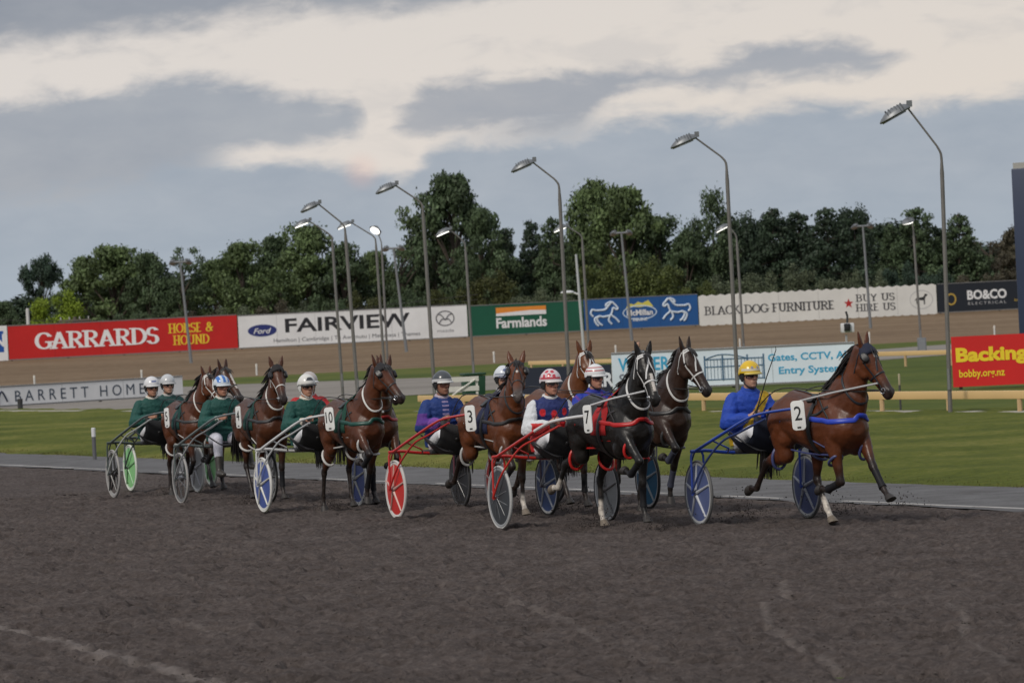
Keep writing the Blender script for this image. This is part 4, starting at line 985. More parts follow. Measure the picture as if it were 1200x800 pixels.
            back = (dirx(a2)-dirx(a3)).normalized()
            seg(mb, ho+dirx(a2)*-.02+back*.012, ho+dirx(a3)*.06, [(0,.056,.04),(.5,.056,.042),(1,.044,.034)], side)
            seg(mb, ho, f, [(0,.05,.036),(.3,.039,.029),(.75,.037,.028),(1,.044,.035)], side)
            J[key] = [hip, st, ho, f, h]; cb = ho
        aE = ang[-1]
        seg(mb, f, h, [(0,.043,.035),(.5,.034,.029),(1,.042,.037)], side)
        legs[key] = (h, aE)
    me = voxel(mb, .013, 3, .5, 'body')
    return me, dict(poll=poll, hp=hp_, h0=h0, hd=hd, hs=hs, hu=hu, HL=HL, J=J, hoof=legs, N0=N0, nr=nr, nd=nd, side=side, base=base)
def segdist(V, a, b):
    a, b = np.array(a), np.array(b); ab = b-a; t = np.clip(((V-a)@ab)/(ab@ab), 0, 1)
    return np.linalg.norm(V-(a+t[:,None]*ab), axis=1), t
def make_horse(name_label, P, loc, rz, scale=1.0):
    me, g = horse_geo(P)
    root = thing('horse', name_label, 'horse', loc, rz, 'horses racing in harness')
    V = verts(me); coat = np.array(P['coat'])*np.array((.68,.64,.54)); pts = np.array(P.get('points', (.0075,.0062,.0055)))
    n = np.array([mnoise.noise(Vector(v)*5.0) for v in V[::1]]) if len(V) < 60000 else np.zeros(len(V))
    C = np.tile(coat, (len(V),1))*(1+.30*n[:,None])
    # darker along the back, tan flank on bays
    top = np.clip((V[:,2]-1.38)/.16, 0, 1)[:,None]*(V[:,0] < .45)[:,None]; C = C*(1-.35*top)+pts*.35*top
    for key, js in g['J'].items():
        chain = js[1:] if key[0] == 'F' else js[2:]
        best = np.full(len(V), 9.0); 
        for a, b in zip(chain[:-1], chain[1:]):
            d, t = segdist(V, a, b); best = np.minimum(best, d)
        up_a, up_b = (js[0], js[1]) if key[0] == 'F' else (js[1], js[2])
        d2, t2 = segdist(V, up_a, up_b)
        w = np.clip((.085-best)/.02, 0, 1); w = np.maximum(w, np.clip((.10-d2)/.02,0,1)*np.clip((t2-.55)/.35, 0, 1))
        w = w[:,None]*P.get('point_amt', .92); C = C*(1-w)+pts*w
        if key in P.get('socks', ()):
            f, h = js[-2], js[-1]; a = f+(js[-3]-f)*.42
            d, t = segdist(V, a, f); d3, t3 = segdist(V, f, h)
            ws = np.clip((.075-np.minimum(d, d3))/.015, 0, 1)*np.where(d < d3, np.clip(t/.25, 0, 1), 1)
            ws = ws[:,None]; C = C*(1-ws)+np.array((.55,.5,.44))*ws
    # muzzle, eye hollow, blaze
    rel = V-np.array(g['h0']); th = rel@np.array(g['hd'])/g['HL']; sd = rel@np.array(g['hs']); up = rel@np.array(g['hu'])
    onh = (np.linalg.norm(rel-np.outer(th*g['HL'], np.array(g['hd'])), axis=1) < .24) & (th > -.12)
    w = (np.clip((th-.66)/.2, 0, 1)*onh*P.get('muzzle_amt', .85))[:,None]; C = C*(1-w)+np.array(P.get('muzzle', (.022,.019,.018)))*w
    for s in (-1, 1):
        for (q, r) in ((g['hp'](.92, s*.85), .024),):
            w = np.clip((r-np.linalg.norm(V-np.array(q), axis=1))/.01, 0, 1)[:,None]; C = C*(1-w)+np.array((.006,.005,.005))*w
    if P.get('blaze'):
        t0, t1, wd = P['blaze']; w = (onh*(th > t0)*(th < t1)*(np.abs(sd) < wd)*(up > -.06)).astype(float)[:,None]; C = C*(1-w)+np.array((.6,.55,.5))*w
    tipw = np.zeros(len(V)); 
    mud = np.array([mnoise.noise(Vector(v)*23.0)+.6*mnoise.noise(Vector(v)*60.0) for v in V]); wm = (np.clip((.62-V[:,2])/.5, 0, .55)*np.clip(mud*1.6+.35, 0, 1))[:,None]
    C = C*(1-wm)+np.array((.060,.050,.045))*wm
    setcol(me, np.clip(C, .002, 1))
    body = link('body', me, MM('horse_coat', (1,1,1), .40, attr='Col', var=.20, scale=13, spec=.36, bump=.30, bscale=15, rvar=.14), root)
    bv = bvh_of(me)
    # hooves
    for key, (h, a) in g['hoof'].items():
        m = MB(); ax = dirx(a); rings = []
        sd_ = Vector((0,1,0)); fw = ax.cross(sd_)        # fw: towards the toe
        for t, r, q in ((-.012,.041,0),(.012,.047,.0),(.06,.056,.018)):
            rings.append([h+ax*(t+q*math.cos(2*math.pi*j/14))+fw*(r*1.06*math.cos(2*math.pi*j/14)+.25*max(t,0))+sd_*(r*math.sin(2*math.pi*j/14)) for j in range(14)])
        m.rings(rings)
        m.build('hoof', MM('hoof_pale' if key in P.get('socks', ()) else 'hoof', (.16,.13,.10) if key in P.get('socks', ()) else (.03,.026,.024), .6, var=.3, scale=30), root)
    # eyes
    for s in (-1, 1):
        c = g['h0']+g['hd']*.155+g['hs']*(s*.098)+g['hu']*-.055
        MB().sphere(c, .021).build('eye', MM('horse_eye', (.008,.006,.005), .08), root)
    # mane: locks blown back from the crest
    rnd = random.Random(P.get('seed', 1)); m = MB(); N0, nr, side = g['N0'], g['nr'], g['side']; nn = len(N0)
    for i in range(P.get('locks', 150)):
        t = rnd.uniform(.22, 1.02); k = t*(nn-1); i0 = min(int(k), nn-2); p = N0[i0].lerp(N0[i0+1], k-i0)
        ax = (N0[i0+1]-N0[i0]).normalized(); upv = ax.cross(side); upv = -upv if upv.z < 0 else upv
        r_ = np.interp(t, np.linspace(0,1,nn), nr); q = p+upv*(r_*.93)+side*rnd.uniform(-.02,.02)
        ln = rnd.uniform(.10, .22)*P.get('mane', 1.0); sgn = P.get('mane_side', -1)
        d0 = (upv*rnd.uniform(.5,1)-ax*rnd.uniform(.5,1.2)*P.get('mane_blow', 1)+side*sgn*rnd.uniform(.1,.7)).normalized()
        d1 = (d0*.5-ax*.6*P.get('mane_blow', 1)+side*sgn*.5+Vector((0,0,-.35))).normalized()
        m.tube([q-upv*.02, q+d0*ln*.4, q+d0*ln*.6+d1*ln*.3, q+d0*ln*.6+d1*ln*.65], [.012,.011,.008,.002], 5)
    for i in range(14):      # forelock
        q = g['hp'](rnd.uniform(-.03,.04), rnd.uniform(-.5,.5)); d = (g['hd']+g['hu']*.15+g['hs']*rnd.uniform(-.35,.35)).normalized()
        m.tube([q, q+d*.06+g['hu']*.015, q+d*.13], [.01,.008,.002], 5)
    m.build('mane', MM('horse_hair', (.012,.009,.008), .45, var=.3, scale=20), root)
    m = MB(); dock = Vector((-.81, 0, 1.31))
    for i in range(60):
        y = rnd.uniform(-1,1); a = rnd.uniform(0,1); ln = rnd.uniform(.5,.85)
        m.tube(smoothline([dock+Vector((.03,y*.025,.0)), dock+Vector((-.10,y*.05,.02-a*.05)), dock+Vector((-.20-.1*a,y*.09,-.25-.1*a)), dock+Vector((-.24-.12*a+rnd.uniform(-.04,.04),y*.11,-.3-ln*.55))], 3), [.014]*6+[.012,.010,.008,.003], 5)
    m.build('tail', MM('horse_hair', (.012,.009,.008), .45), root)
    harness(root, g, bv, P, rnd)
    # hooves that carry the horse stand on the ground
    low = min((root_pt[2] for root_pt in [(h+dirx(a)*.066)+Vector((0,0,-abs(math.sin(R(a)))*.04)) for h, a in g['hoof'].values()]))
    root.location.z = loc[2] - low*scale + P.get('lift', 0); root.scale = (scale,)*3
    return root, g
def harness(root, g, bv, P, rnd):
    hp = g['hp']; pi = math.pi
    bc, cc = P.get('bridle', (.02,.02,.02)), P.get('collar', (.02,.02,.02))
    lea = lambda c: paint(c, .42)
    # bridle: noseband, cheek pieces, browband, crown, face drop
    m = MB(); W = .0095
    ring = lambda t, w=W: strap(m, bv, [hp(t, 2*pi*j/12) for j in range(12)], w, closed=True, k=3)
    ring(.56)
    for s in (-1, 1):
        strap(m, bv, [hp(.86, s*1.75), hp(.56, s*1.55), hp(.3, s*1.35), hp(.1, s*1.2), hp(.0, s*1.1)], W)
        strap(m, bv, [hp(.07, s*1.2), hp(.06, s*.5), hp(.06, 0)], W*1.1)
        if P.get('face_drop', True): strap(m, bv, [hp(.5, s*.85), hp(.38, s*.5), hp(.26, s*.16), hp(.12, s*.05), hp(.0, 0)], W)
        strap(m, bv, [hp(.02, s*1.1), hp(.02, s*.5), hp(.015, 0)], W)
        strap(m, bv, [hp(.02, s*1.3), hp(.16, s*2.1), hp(.26, s*2.6), hp(.28, pi)], W*.8)
    br = m.build('bridle', lea(bc), root)
    m = MB()
    for s in (-1, 1):
        c = hp(.85, s*1.75, 1.08)
        m.tube([c+g['hd']*(.03*math.cos(a))+g['hu']*(.03*math.sin(a)) for a in [2*pi*j/12 for j in range(12)]], .0045, 6, closed=True)
        m.tube([c, c-g['hd']*.02+g['hs']*s*.02], .012, 6)
    m.tube([hp(.87, 1.75, 1.05), hp(.9, 2.6, .9), hp(.9, -2.6, .9), hp(.87, -1.75, 1.05)], .006, 6)
    m.build('bit', MM('steel', (.55,.55,.56), .25, 1.0), br)
    if P.get('blinkers', True):
        for s in (-1, 1):
            m = MB(); c = hp(.20, s*1.15, 1.06)
            out = (g['hs']*s*.8+g['hu']*.45).normalized(); u_ = g['hd']; v_ = u_.cross(out)
            rings = []
            for k, (r_, o) in enumerate(((.052,-.005),(.055,.006),(.048,.028),(.040,.034))):
                rings.append([c+u_*(r_*1.15*math.cos(2*pi*j/14))+v_*(r_*.8*math.sin(2*pi*j/14))+out*o for j in range(14)])
            m.rings(rings); m.build('blinker', lea(P.get('blinker', (.012,.012,.013))), br)
    if P.get('shadow_roll'):
        m = MB(); ring_p = [hp(.56, a, 1.1) for a in [(-1.6+3.2*j/10) for j in range(11)]]
        m.tube(ring_p, .03, 10); m.build('shadow_roll', paint(P['shadow_roll'], .9, bump=.3, bscale=200), br)
    if P.get('hood'):          # coloured cap over poll and brow
        m = MB(); rings = []
        for t in (-.03, .02, .07, .12, .17):
            rings.append([hp(t, a, 1.05, .004) for a in [-1.5+3.0*j/12 for j in range(13)]])
        n_ = 13; v = [p for r in rings for p in r]; f = [(i*n_+j, i*n_+j+1, (i+1)*n_+j+1, (i+1)*n_+j) for i in range(4) for j in range(12)]
        m.add(v, f); o = m.build('brow_cap', paint(P['hood'], .8), br); s_ = o.modifiers.new('s', 'SOLIDIFY'); s_.thickness = .008; s_.offset = 1
    # neck strap
    m = MB(); N0 = g['N0']; k = int(.62*(len(N0)-1)); c = N0[k]; t = (N0[k+1]-N0[k-1]).normalized(); up = t.cross(g['side']); 
    ns = P.get('neck_strap', bc); c2 = c-t*.02
    strap(m, bv, [c2+up*(.2*math.cos(a))+g['side']*(.12*math.sin(a))+t*(.10*(math.cos(a) if up.z < 0 else -math.cos(a)))*-1 for a in [2*pi*j/14 for j in range(14)]], .0135, closed=True, k=3, off=.006, thick=.5)
    m.build('neck_strap', lea(ns), root)
    # saddle, girth, breast collar, crupper
    m = MB()
    sx = .24
    strap(m, bv, [(sx, .34*math.sin(a), 1.15+.42*math.cos(a)) for a in [2*pi*j/16 for j in range(16)]], .034, closed=True, k=3, off=.012)
    strap(m, bv, [(sx-.02,0,1.6),(-.1,0,1.6),(-.4,0,1.6),(-.72,0,1.52)], .016)
    for s in (-1, 1):
        strap(m, bv, [(sx,s*.3,1.28),(.42,s*.3,1.30),(.56,s*.24,1.38)], .014)
        m.box((sx, s*.20, 1.44), (.10, .03, .12), Euler((s*.9,0,0)).to_matrix().to_4x4())
    sd = m.build('saddle', lea(P.get('leather', (.018,.017,.017))), root)
    m = MB(); z = 1.12
    cpts = [(.26,-.34,1.24),(.42,-.32,1.22),(.58,-.30,1.20),(.74,-.22,1.21),(.86,-.08,1.22),(.88,0,1.22),(.86,.08,1.22),(.74,.22,1.21),(.58,.30,1.20),(.42,.32,1.22),(.26,.34,1.24)]
    strap(m, bv, cpts, P.get('collar_w', .022), k=5, off=.010, thick=.35)
    bc_ = m.build('breast_collar', lea(cc), root)
    for s in (-1, 1):
        m = MB(); strap(m, bv, [(.30,s*.2,1.55),(.46,s*.3,1.38),(.56,s*.3,1.26),(.58,s*.3,1.20)], .011)
        m.build('strap', lea(P.get('leather', (.018,.017,.017))), bc_)
    if P.get('pad'):             # saddle cloth
        m = MB(); nx, na = 9, 17; v = []; 
        for i in range(nx):
            x = .05+.36*i/(nx-1)
            for j in range(na):
                a = -1.9+3.8*j/(na-1); q, nn, _, _ = bv.find_nearest(Vector((x, .45*math.sin(a), 1.2+.45*math.cos(a)))); v.append(q+nn*.009)
        m.add(v, [(i*na+j, i*na+j+1, (i+1)*na+j+1, (i+1)*na+j) for i in range(nx-1) for j in range(na-1)])
        o = m.build('saddle_cloth', paint(P['pad'], .85, bump=.2, bscale=150), root); s_ = o.modifiers.new('s', 'SOLIDIFY'); s_.thickness = .006
    # number plate on the shaft tip, angled to the front
    if P.get('number'):
        pl = MB(); w, h = .074, .158; pts = []
        for cx, cz, a0 in ((w-.04,h-.04,0),(-w+.04,h-.04,90),(-w+.04,-h+.04,180),(w-.04,-h+.04,270)):
            for k in range(5): a = R(a0+k*22.5); pts.append((cx+.04*math.cos(a), cz+.04*math.sin(a)))
        pl.prism(pts, .014)
        o = pl.build('number_plate', paint((.72,.72,.70), .4), root, bevel=.003)
        yaw = R(P.get('plate_yaw', 48))
        o.location = (.30, -.43, 1.27); o.rotation_euler = (R(0), R(-3), yaw)
        tm = text_mesh(P['number'], .215, .0, .002, .80 if len(P['number']) > 1 else .85)
        tv = verts(tm); wx = np.ptp(tv[:,0])
        if wx > .108: tm.transform(Matrix.Diagonal((.108/wx, 1, 1, 1)))
        tm.transform(Matrix.Translation((-(tv[:,0].min()+tv[:,0].max())/2*min(1, .108/wx), 0, 0)))
        t_ = link('number', tm, paint((.012,.012,.013), .5), o, smooth=False)
        t_.rotation_euler = (R(90), 0, 0); t_.location = (0, -.0025, .015)
        s2 = MB().box((0, -.002, -.128), (.04, .004, .018)).build('clip', paint((.02,.02,.02), .5), o)
    # reins, overcheck
    m = MB()
    for s in (-1, 1):
        b0 = hp(.85, s*1.75, 1.1); r1 = Vector((.30, s*.20, 1.53)); r2 = Vector((-.5, s*.22, 1.53)); hnd = Vector((-1.34, s*.10, 1.17))
        mid_ = (b0+r1)/2+Vector((0, s*.05, -.01))
        m.tube(smoothline([b0, mid_, r1, r2, hnd], 5), .0065, 5)
    m.tube(smoothline([Vector((.24,0,1.56)), (Vector((.24,0,1.56))+g['poll'])/2+Vector((.0,0,.03)), g['poll']+g['hu']*.10-g['hd']*.02], 5), .006, 5)
    m.build('rein', lea(P.get('rein', (.02,.018,.017))), root)
    # head pole along the neck, as pacers carry
    if P.get('head_pole'):
        m = MB(); b0 = hp(.7, -1.6, 1.5); m.tube([Vector((.16,-.31,1.42)), Vector((.16,-.31,1.42)).lerp(b0,.5)+Vector((0,-.06,0)), b0], .011, 8)
        m.build('head_pole', paint(P['head_pole'], .35), root)
    # hopples: a hoop round each upper leg with a strap between fore and hind
    if P.get('hopple'):
        m = MB(); mid = {}
        for key, js in g['J'].items():
            a, b = (js[0], js[1]) if key[0] == 'F' else (js[1], js[2])
            t = .42 if key[0] == 'F' else .33; c = a.lerp(b, t); ax = (b-a).normalized()
            fw = Vector((0,1,0)).cross(ax).normalized(); ra, rb = (.090,.070) if key[0] == 'F' else (.118,.088)
            tilt = .035 if key[0] == 'F' else -.04
            pts = [c+fw*(ra*math.cos(q))+Vector((0,1,0))*(rb*math.sin(q))+ax*(tilt*math.cos(q)) for q in [2*pi*j/18 for j in range(18)]]
            m.tube(pts, .017, 8, closed=True); mid[key] = (pts[9], pts[0])
        for s in ('L', 'R'):
            f0 = mid['F'+s][0]; h0_ = mid['H'+s][1]
            m.tube(smoothline([f0, (f0+h0_)/2+Vector((0,0,-.03)), h0_], 4), .010, 6)
            sg = 1 if s == 'L' else -1
            m.tube([f0, bv.find_nearest(Vector((.2, sg*.3, 1.0)))[0]], .007, 6); m.tube([h0_, bv.find_nearest(Vector((-.35, sg*.3, 1.2)))[0]], .007, 6)
        m.build('hopple', lea(P['hopple']), root)
    # leg boots
    for key in P.get('boots', ('FL', 'FR')):
        js = g['J'][key]; a, b = js[-3], js[-2]; m = MB()
        seg(m, a.lerp(b, .18), a.lerp(b, .95), [(0,.046,.04),(.3,.042,.036),(.7,.042,.036),(1,.05,.042)], (0,1,0), cap=False)
        m.build('leg_boot', paint(P.get('boot', (.009,.009,.011)), .6, spec=.25), root)
# ------------------------------------------------------------ drivers (local +X forwards, origin on the ground under the sulky's axle)
SKIN = (.42,.235,.16)
def driver_geo(feet='tucked', lean=0.0, head_yaw=0.0, head_pitch=0.0, arm=0.0):
    g = {}
    hip = Vector((-.06,0,.87)); waist = Vector((-.07+lean*.3,0,1.03)); chest = Vector((-.05+lean*.7,0,1.22)); neck = Vector((0+lean,0,1.42))
    shl = {s: Vector((-.03+lean*.95, s*.180, 1.325)) for s in (1,-1)}
    elb = {s: Vector((.04+lean*.8, s*(.30+arm*.02), 1.075+arm*.03*s)) for s in (1,-1)}
    wri = {s: Vector((.29+lean*.5, s*.125, 1.15+arm*.05*s)) for s in (1,-1)}
    hipj = {s: Vector((-.04, s*.10, .865)) for s in (1,-1)}
    if feet == 'tucked': kne = {s: Vector((.40, s*.17, .99)) for s in (1,-1)}; ank = {s: Vector((.76, s*.18, .86)) for s in (1,-1)}
    else: kne = {s: Vector((.38, s*.20, .86)) for s in (1,-1)}; ank = {1: Vector((.56, .21, .52)), -1: Vector((.46, -.22, .44))}
    hc = Vector((.035+lean, 0, 1.575)); rot = Matrix.Rotation(R(head_yaw), 3, 'Z') @ Matrix.Rotation(R(head_pitch), 3, 'Y')
    H = lambda x, y, z: hc + rot @ Vector((x, y, z))
    g.update(H=H, hc=hc, rot=rot, wri=wri, neck=neck)
    # --- body: one continuous figure under the clothes
    mb = MB()
    def body_torso(mb, k, hem):
        T = [(hem,.135*k,.185*k),(.93,.142*k,.19*k),(1.03,.125*k,.175*k),(1.13,.13*k,.185*k),(1.23,.14*k,.205*k),(1.31,.13*k,.207*k),(1.37,.105*k,.165*k),(1.41,.08*k,.105*k),(1.445,.062*k,.072*k)]
        Z = [hip.z, waist.z, chest.z, neck.z]; XX = [hip.x, waist.x, chest.x, neck.x-.015]
        rings = []
        for z, a, b in T:
            cx = np.interp(z, Z, XX); rings.append([(cx+a*math.cos(2*math.pi*j/24)*(1 if math.cos(2*math.pi*j/24) > 0 else .9), b*math.sin(2*math.pi*j/24), z) for j in range(24)])
        mb.rings(rings)
    body_torso(mb, .9, .86)
    seg(mb, neck+Vector((-.02,0,-.05)), hc+Vector((-.02,0,-.06)), [(0,.062,.062),(1,.056,.056)], (0,1,0))
    # head
    rings = []
    for z, xf, xb, w in ((-.125,.070,-.015,.030),(-.112,.082,-.03,.043),(-.09,.088,-.05,.055),(-.06,.088,-.075,.064),(-.03,.087,-.088,.070),(0,.088,-.097,.074),(.03,.091,-.102,.077),(.06,.088,-.103,.077),(.09,.072,-.092,.068),(.112,.045,-.065,.048),(.122,.015,-.03,.022)):
        cx, a = (xf+xb)/2, (xf-xb)/2
        rings.append([H(cx+a*math.cos(q), w*math.sin(q)*(1 if abs(math.cos(q)) < .8 else .97), z) for q in [2*math.pi*j/20 for j in range(20)]])
    mb.rings(rings)
    seg(mb, H(.088,0,.022), H(.108,0,-.026), [(0,.012,.010),(.6,.015,.013),(1,.016,.017)], rot @ Vector((0,1,0)))          # nose
    for s in (-1, 1):
        seg(mb, H(.100,s*.010,-.030), H(.094,s*.018,-.030), [(0,.010,.010),(1,.009,.009)], rot @ Vector((1,0,0)))             # nostrils
        seg(mb, H(.086,s*.014,.032), H(.070,s*.055,.030), [(0,.010,.009),(1,.010,.008)], rot @ Vector((0,0,1)))               # brow
        seg(mb, H(.070,s*.042,-.018), H(.058,s*.056,-.012), [(0,.016,.016),(1,.016,.014)], rot @ Vector((0,0,1)))             # cheekbone
        seg(mb, H(-.012,s*.078,.02), H(-.006,s*.077,-.03), [(0,.022,.011),(1,.014,.009)], rot @ Vector((0,1,0)))              # ear
    seg(mb, H(.086,-.024,-.064), H(.086,.024,-.064), [(0,.007,.006),(.5,.012,.009),(1,.007,.006)], rot @ Vector((1,0,0)))     # lips
    seg(mb, H(.083,-.022,-.078), H(.083,.022,-.078), [(0,.007,.006),(.5,.012,.008),(1,.007,.006)], rot @ Vector((1,0,0)))
    seg(mb, H(.074,-.012,-.108), H(.074,.012,-.108), [(0,.015,.014),(1,.015,.014)], rot @ Vector((1,0,0)))                    # chin
    for s in (-1, 1):
        seg(mb, shl[s], elb[s], [(0,.062,.06),(.5,.05,.048),(1,.042,.04)], (0,1,0))
        seg(mb, elb[s], wri[s], [(0,.044,.042),(.3,.044,.042),(1,.028,.026)], (0,0,1))
        seg(mb, chest+Vector((0,s*.08,.06)), shl[s], [(0,.07,.06),(1,.06,.06)], (0,1,0))
        seg(mb, hipj[s], kne[s], [(0,.095,.095),(.5,.08,.078),(1,.058,.056)], (0,1,0))
        seg(mb, kne[s], ank[s], [(0,.058,.056),(.35,.056,.052),(1,.036,.034)], (0,1,0))
        fd = Vector((.80,0,.35)).normalized() if feet == 'tucked' else Vector((.9,0,-.25)).normalized()
        seg(mb, ank[s]+Vector((-.02,0,-.03)), ank[s]+fd*.17, [(0,.045,.036),(.6,.036,.042),(1,.022,.034)], (0,1,0))
        # hand: palm, four curled fingers round the rein, thumb along the top
        d = (wri[s]-elb[s]).normalized(); up = Vector((0,0,1)); inn = Vector((0,-s,0)); inn = (inn-d*inn.dot(d)).normalized(); up = d.cross(inn)*(1 if d.cross(inn).z > 0 else -1)
        pc = wri[s]+d*.05
        seg(mb, wri[s]-d*.01, wri[s]+d*.085, [(0,.026,.024),(.5,.017,.040),(1,.015,.042)], up)
        for q, (o, ln) in enumerate(((.032,.92),(.011,1.0),(-.011,.95),(-.032,.78))):
            k0 = wri[s]+d*.085+up*o-inn*.006; k1 = k0+(d*.7+inn*.72)*.036*ln; k2 = k1+(-d*.45+inn*.9)*.028*ln; k3 = k2+(-d*.95+inn*-.15)*.022*ln
            mb.tube([k0-d*.02, k0, k0.lerp(k1,.5), k1, k1.lerp(k2,.5), k2, k3], [.0095,.0098,.0092,.0094,.0086,.0086,.007], 8)
        t0 = wri[s]+d*.03+up*.03+inn*.012; t1 = t0+(d*.5+up*.35+inn*.6)*.035; t2 = t1+(d*.75+inn*.55-up*.1)*.03
        mb.tube([wri[s]+d*.01+up*.012, t0, t1, t1.lerp(t2,.5), t2], [.013,.013,.0105,.0098,.0085], 8)
        g['hand%+d' % s] = (wri[s]+d*.10+inn*.02, d, up)
    me = voxel(mb, .0068, 3, .5, 'body'); g['body'] = me
    V = verts(me); C = np.tile(np.array(SKIN), (len(V), 1))
    def near(p, r, col, soft=.5):
        nonlocal C
        w = np.clip((r-np.linalg.norm(V-np.array(p), axis=1))/(r*soft), 0, 1)[:,None]; C = C*(1-w)+np.array(col)*w
    for s in (-1, 1): near(H(.075, s*.045,-.03), .034, (.46,.20,.15), .9)
    near(H(.11,0,-.024), .02, (.46,.19,.14), .9)
    for y in np.linspace(-.02,.02,7): near(H(.096, y, -.071), .007, (.30,.11,.10), .8)
    for s in (-1,1):
        for y in np.linspace(.018,.046,6): near(H(.094-.006*y/.03, s*y, .034), .008, (.10,.06,.045), .7)
        near(H(.082,s*.032,.012), .016, (.26,.15,.12), .9)
    g['bodycol'] = C
    # --- jacket
    mb = MB(); rnd = random.Random(3)
    body_torso(mb, 1.17, .83)
    for s in (-1, 1):
        seg(mb, chest+Vector((0,s*.08,.07)), shl[s]+Vector((0,0,.0)), [(0,.085,.075),(1,.07,.07)], (0,1,0))
        seg(mb, shl[s]+Vector((0,0,.0)), elb[s], [(0,.084,.080),(.3,.090,.088),(.7,.086,.084),(1,.078,.076)], (0,1,0))
        e2 = wri[s].lerp(elb[s], .10)
        seg(mb, elb[s], e2, [(0,.074,.072),(.35,.078,.076),(.75,.064,.062),(.92,.050,.048),(1,.042,.040)], (0,0,1))
        for k in range(3):
            t = .25+.25*k; c = shl[s].lerp(elb[s], t); seg(mb, c+Vector((.05,-.03*s,.02)), c+Vector((-.02,.055*s,-.01)), [(0,.022,.02),(1,.02,.018)], (0,0,1))
    for k in range(4):
        z = .93+.09*k; seg(mb, (.06,-.13,z-.02), (.075,.12,z+.025*(-1)**k), [(0,.02,.03),(.5,.03,.045),(1,.02,.03)], (1,0,0))
    jm = voxel(mb, .010, 4, .5, 'jacket'); g['jacket'] = jm
    V = verts(jm); nv = np.empty(len(V)*3, np.float32); jm.vertices.foreach_get('normal', nv); nv = nv.reshape(-1,3)
    amp = np.array([mnoise.noise(Vector((v[0]*9, v[1]*7, v[2]*16)))*.013 + mnoise.noise(Vector(v)*28)*.006 for v in V])
    V2 = V+nv*amp[:,None]; jm.vertices.foreach_set('co', V2.ravel()); jm.update()
    # --- trousers and boots
    mb = MB(); rings = []
    for z, a, b in ((.80,.13,.17),(.84,.145,.185),(.90,.14,.18),(.95,.12,.16)): rings.append([(-.06+a*math.cos(2*math.pi*j/18), b*math.sin(2*math.pi*j/18), z) for j in range(18)])
    mb.rings(rings)
    for s in (-1, 1):
        seg(mb, hipj[s], kne[s], [(0,.105,.105),(.5,.09,.088),(1,.07,.068)], (0,1,0))
        seg(mb, kne[s], kne[s].lerp(ank[s], .8), [(0,.07,.068),(.35,.068,.064),(1,.052,.05)], (0,1,0))
    g['trousers'] = voxel(mb, .012, 4, .5, 'trousers')
    g['boots'] = []
    for s in (-1, 1):
        mb = MB()
        seg(mb, kne[s].lerp(ank[s], .55), ank[s], [(0,.06,.056),(1,.048,.046)], (0,1,0))
        seg(mb, ank[s]+Vector((-.03,0,-.035)), ank[s]+fd*.19, [(0,.055,.045),(.55,.046,.052),(1,.028,.042)], (0,1,0))
        g['boots'].append(voxel(mb, .011, 3, .5, 'boot'))
    # --- helmet: shell with a short peak and ear flaps
    mb = MB(); rings = []
    for t, k in ((-90,.0),):
        pass
    for i in range(11):
        th = R(-8+98*i/10); zz = .045+.115*math.sin(th); c = math.cos(th)
        rings.append([H(-.006+.128*c*math.cos(q), .108*c*math.sin(q), zz-.018*(math.cos(q) < -.2)*c) for q in [2*math.pi*j/28 for j in range(28)]])
    v = [p for r in rings for p in r]; n = 28; f = [(i*n+j, i*n+(j+1) % n, (i+1)*n+(j+1) % n, (i+1)*n+j) for i in range(10) for j in range(n)]
    mb.add(v, f)
    hm = mb.mesh('shell'); bm = bmesh.new(); bm.from_mesh(hm); bmesh.ops.remove_doubles(bm, verts=bm.verts, dist=.002)
    bmesh.ops.subdivide_edges(bm, edges=bm.edges, cuts=2, use_grid_fill=True, smooth=.3); bmesh.ops.recalc_face_normals(bm, faces=bm.faces); bm.to_mesh(hm); bm.free()
    g['helmet'] = hm
    return g
def rib(mb, rows):
    n = len(rows[0]); v = [p for r in rows for p in r]
    mb.add(v, [(i*n+j, i*n+j+1, (i+1)*n+j+1, (i+1)*n+j) for i in range(len(rows)-1) for j in range(n-1)])
def solid(o, t, off=1.0):
    s = o.modifiers.new('solid', 'SOLIDIFY'); s.thickness = t; s.offset = off; return o
_drv = {}
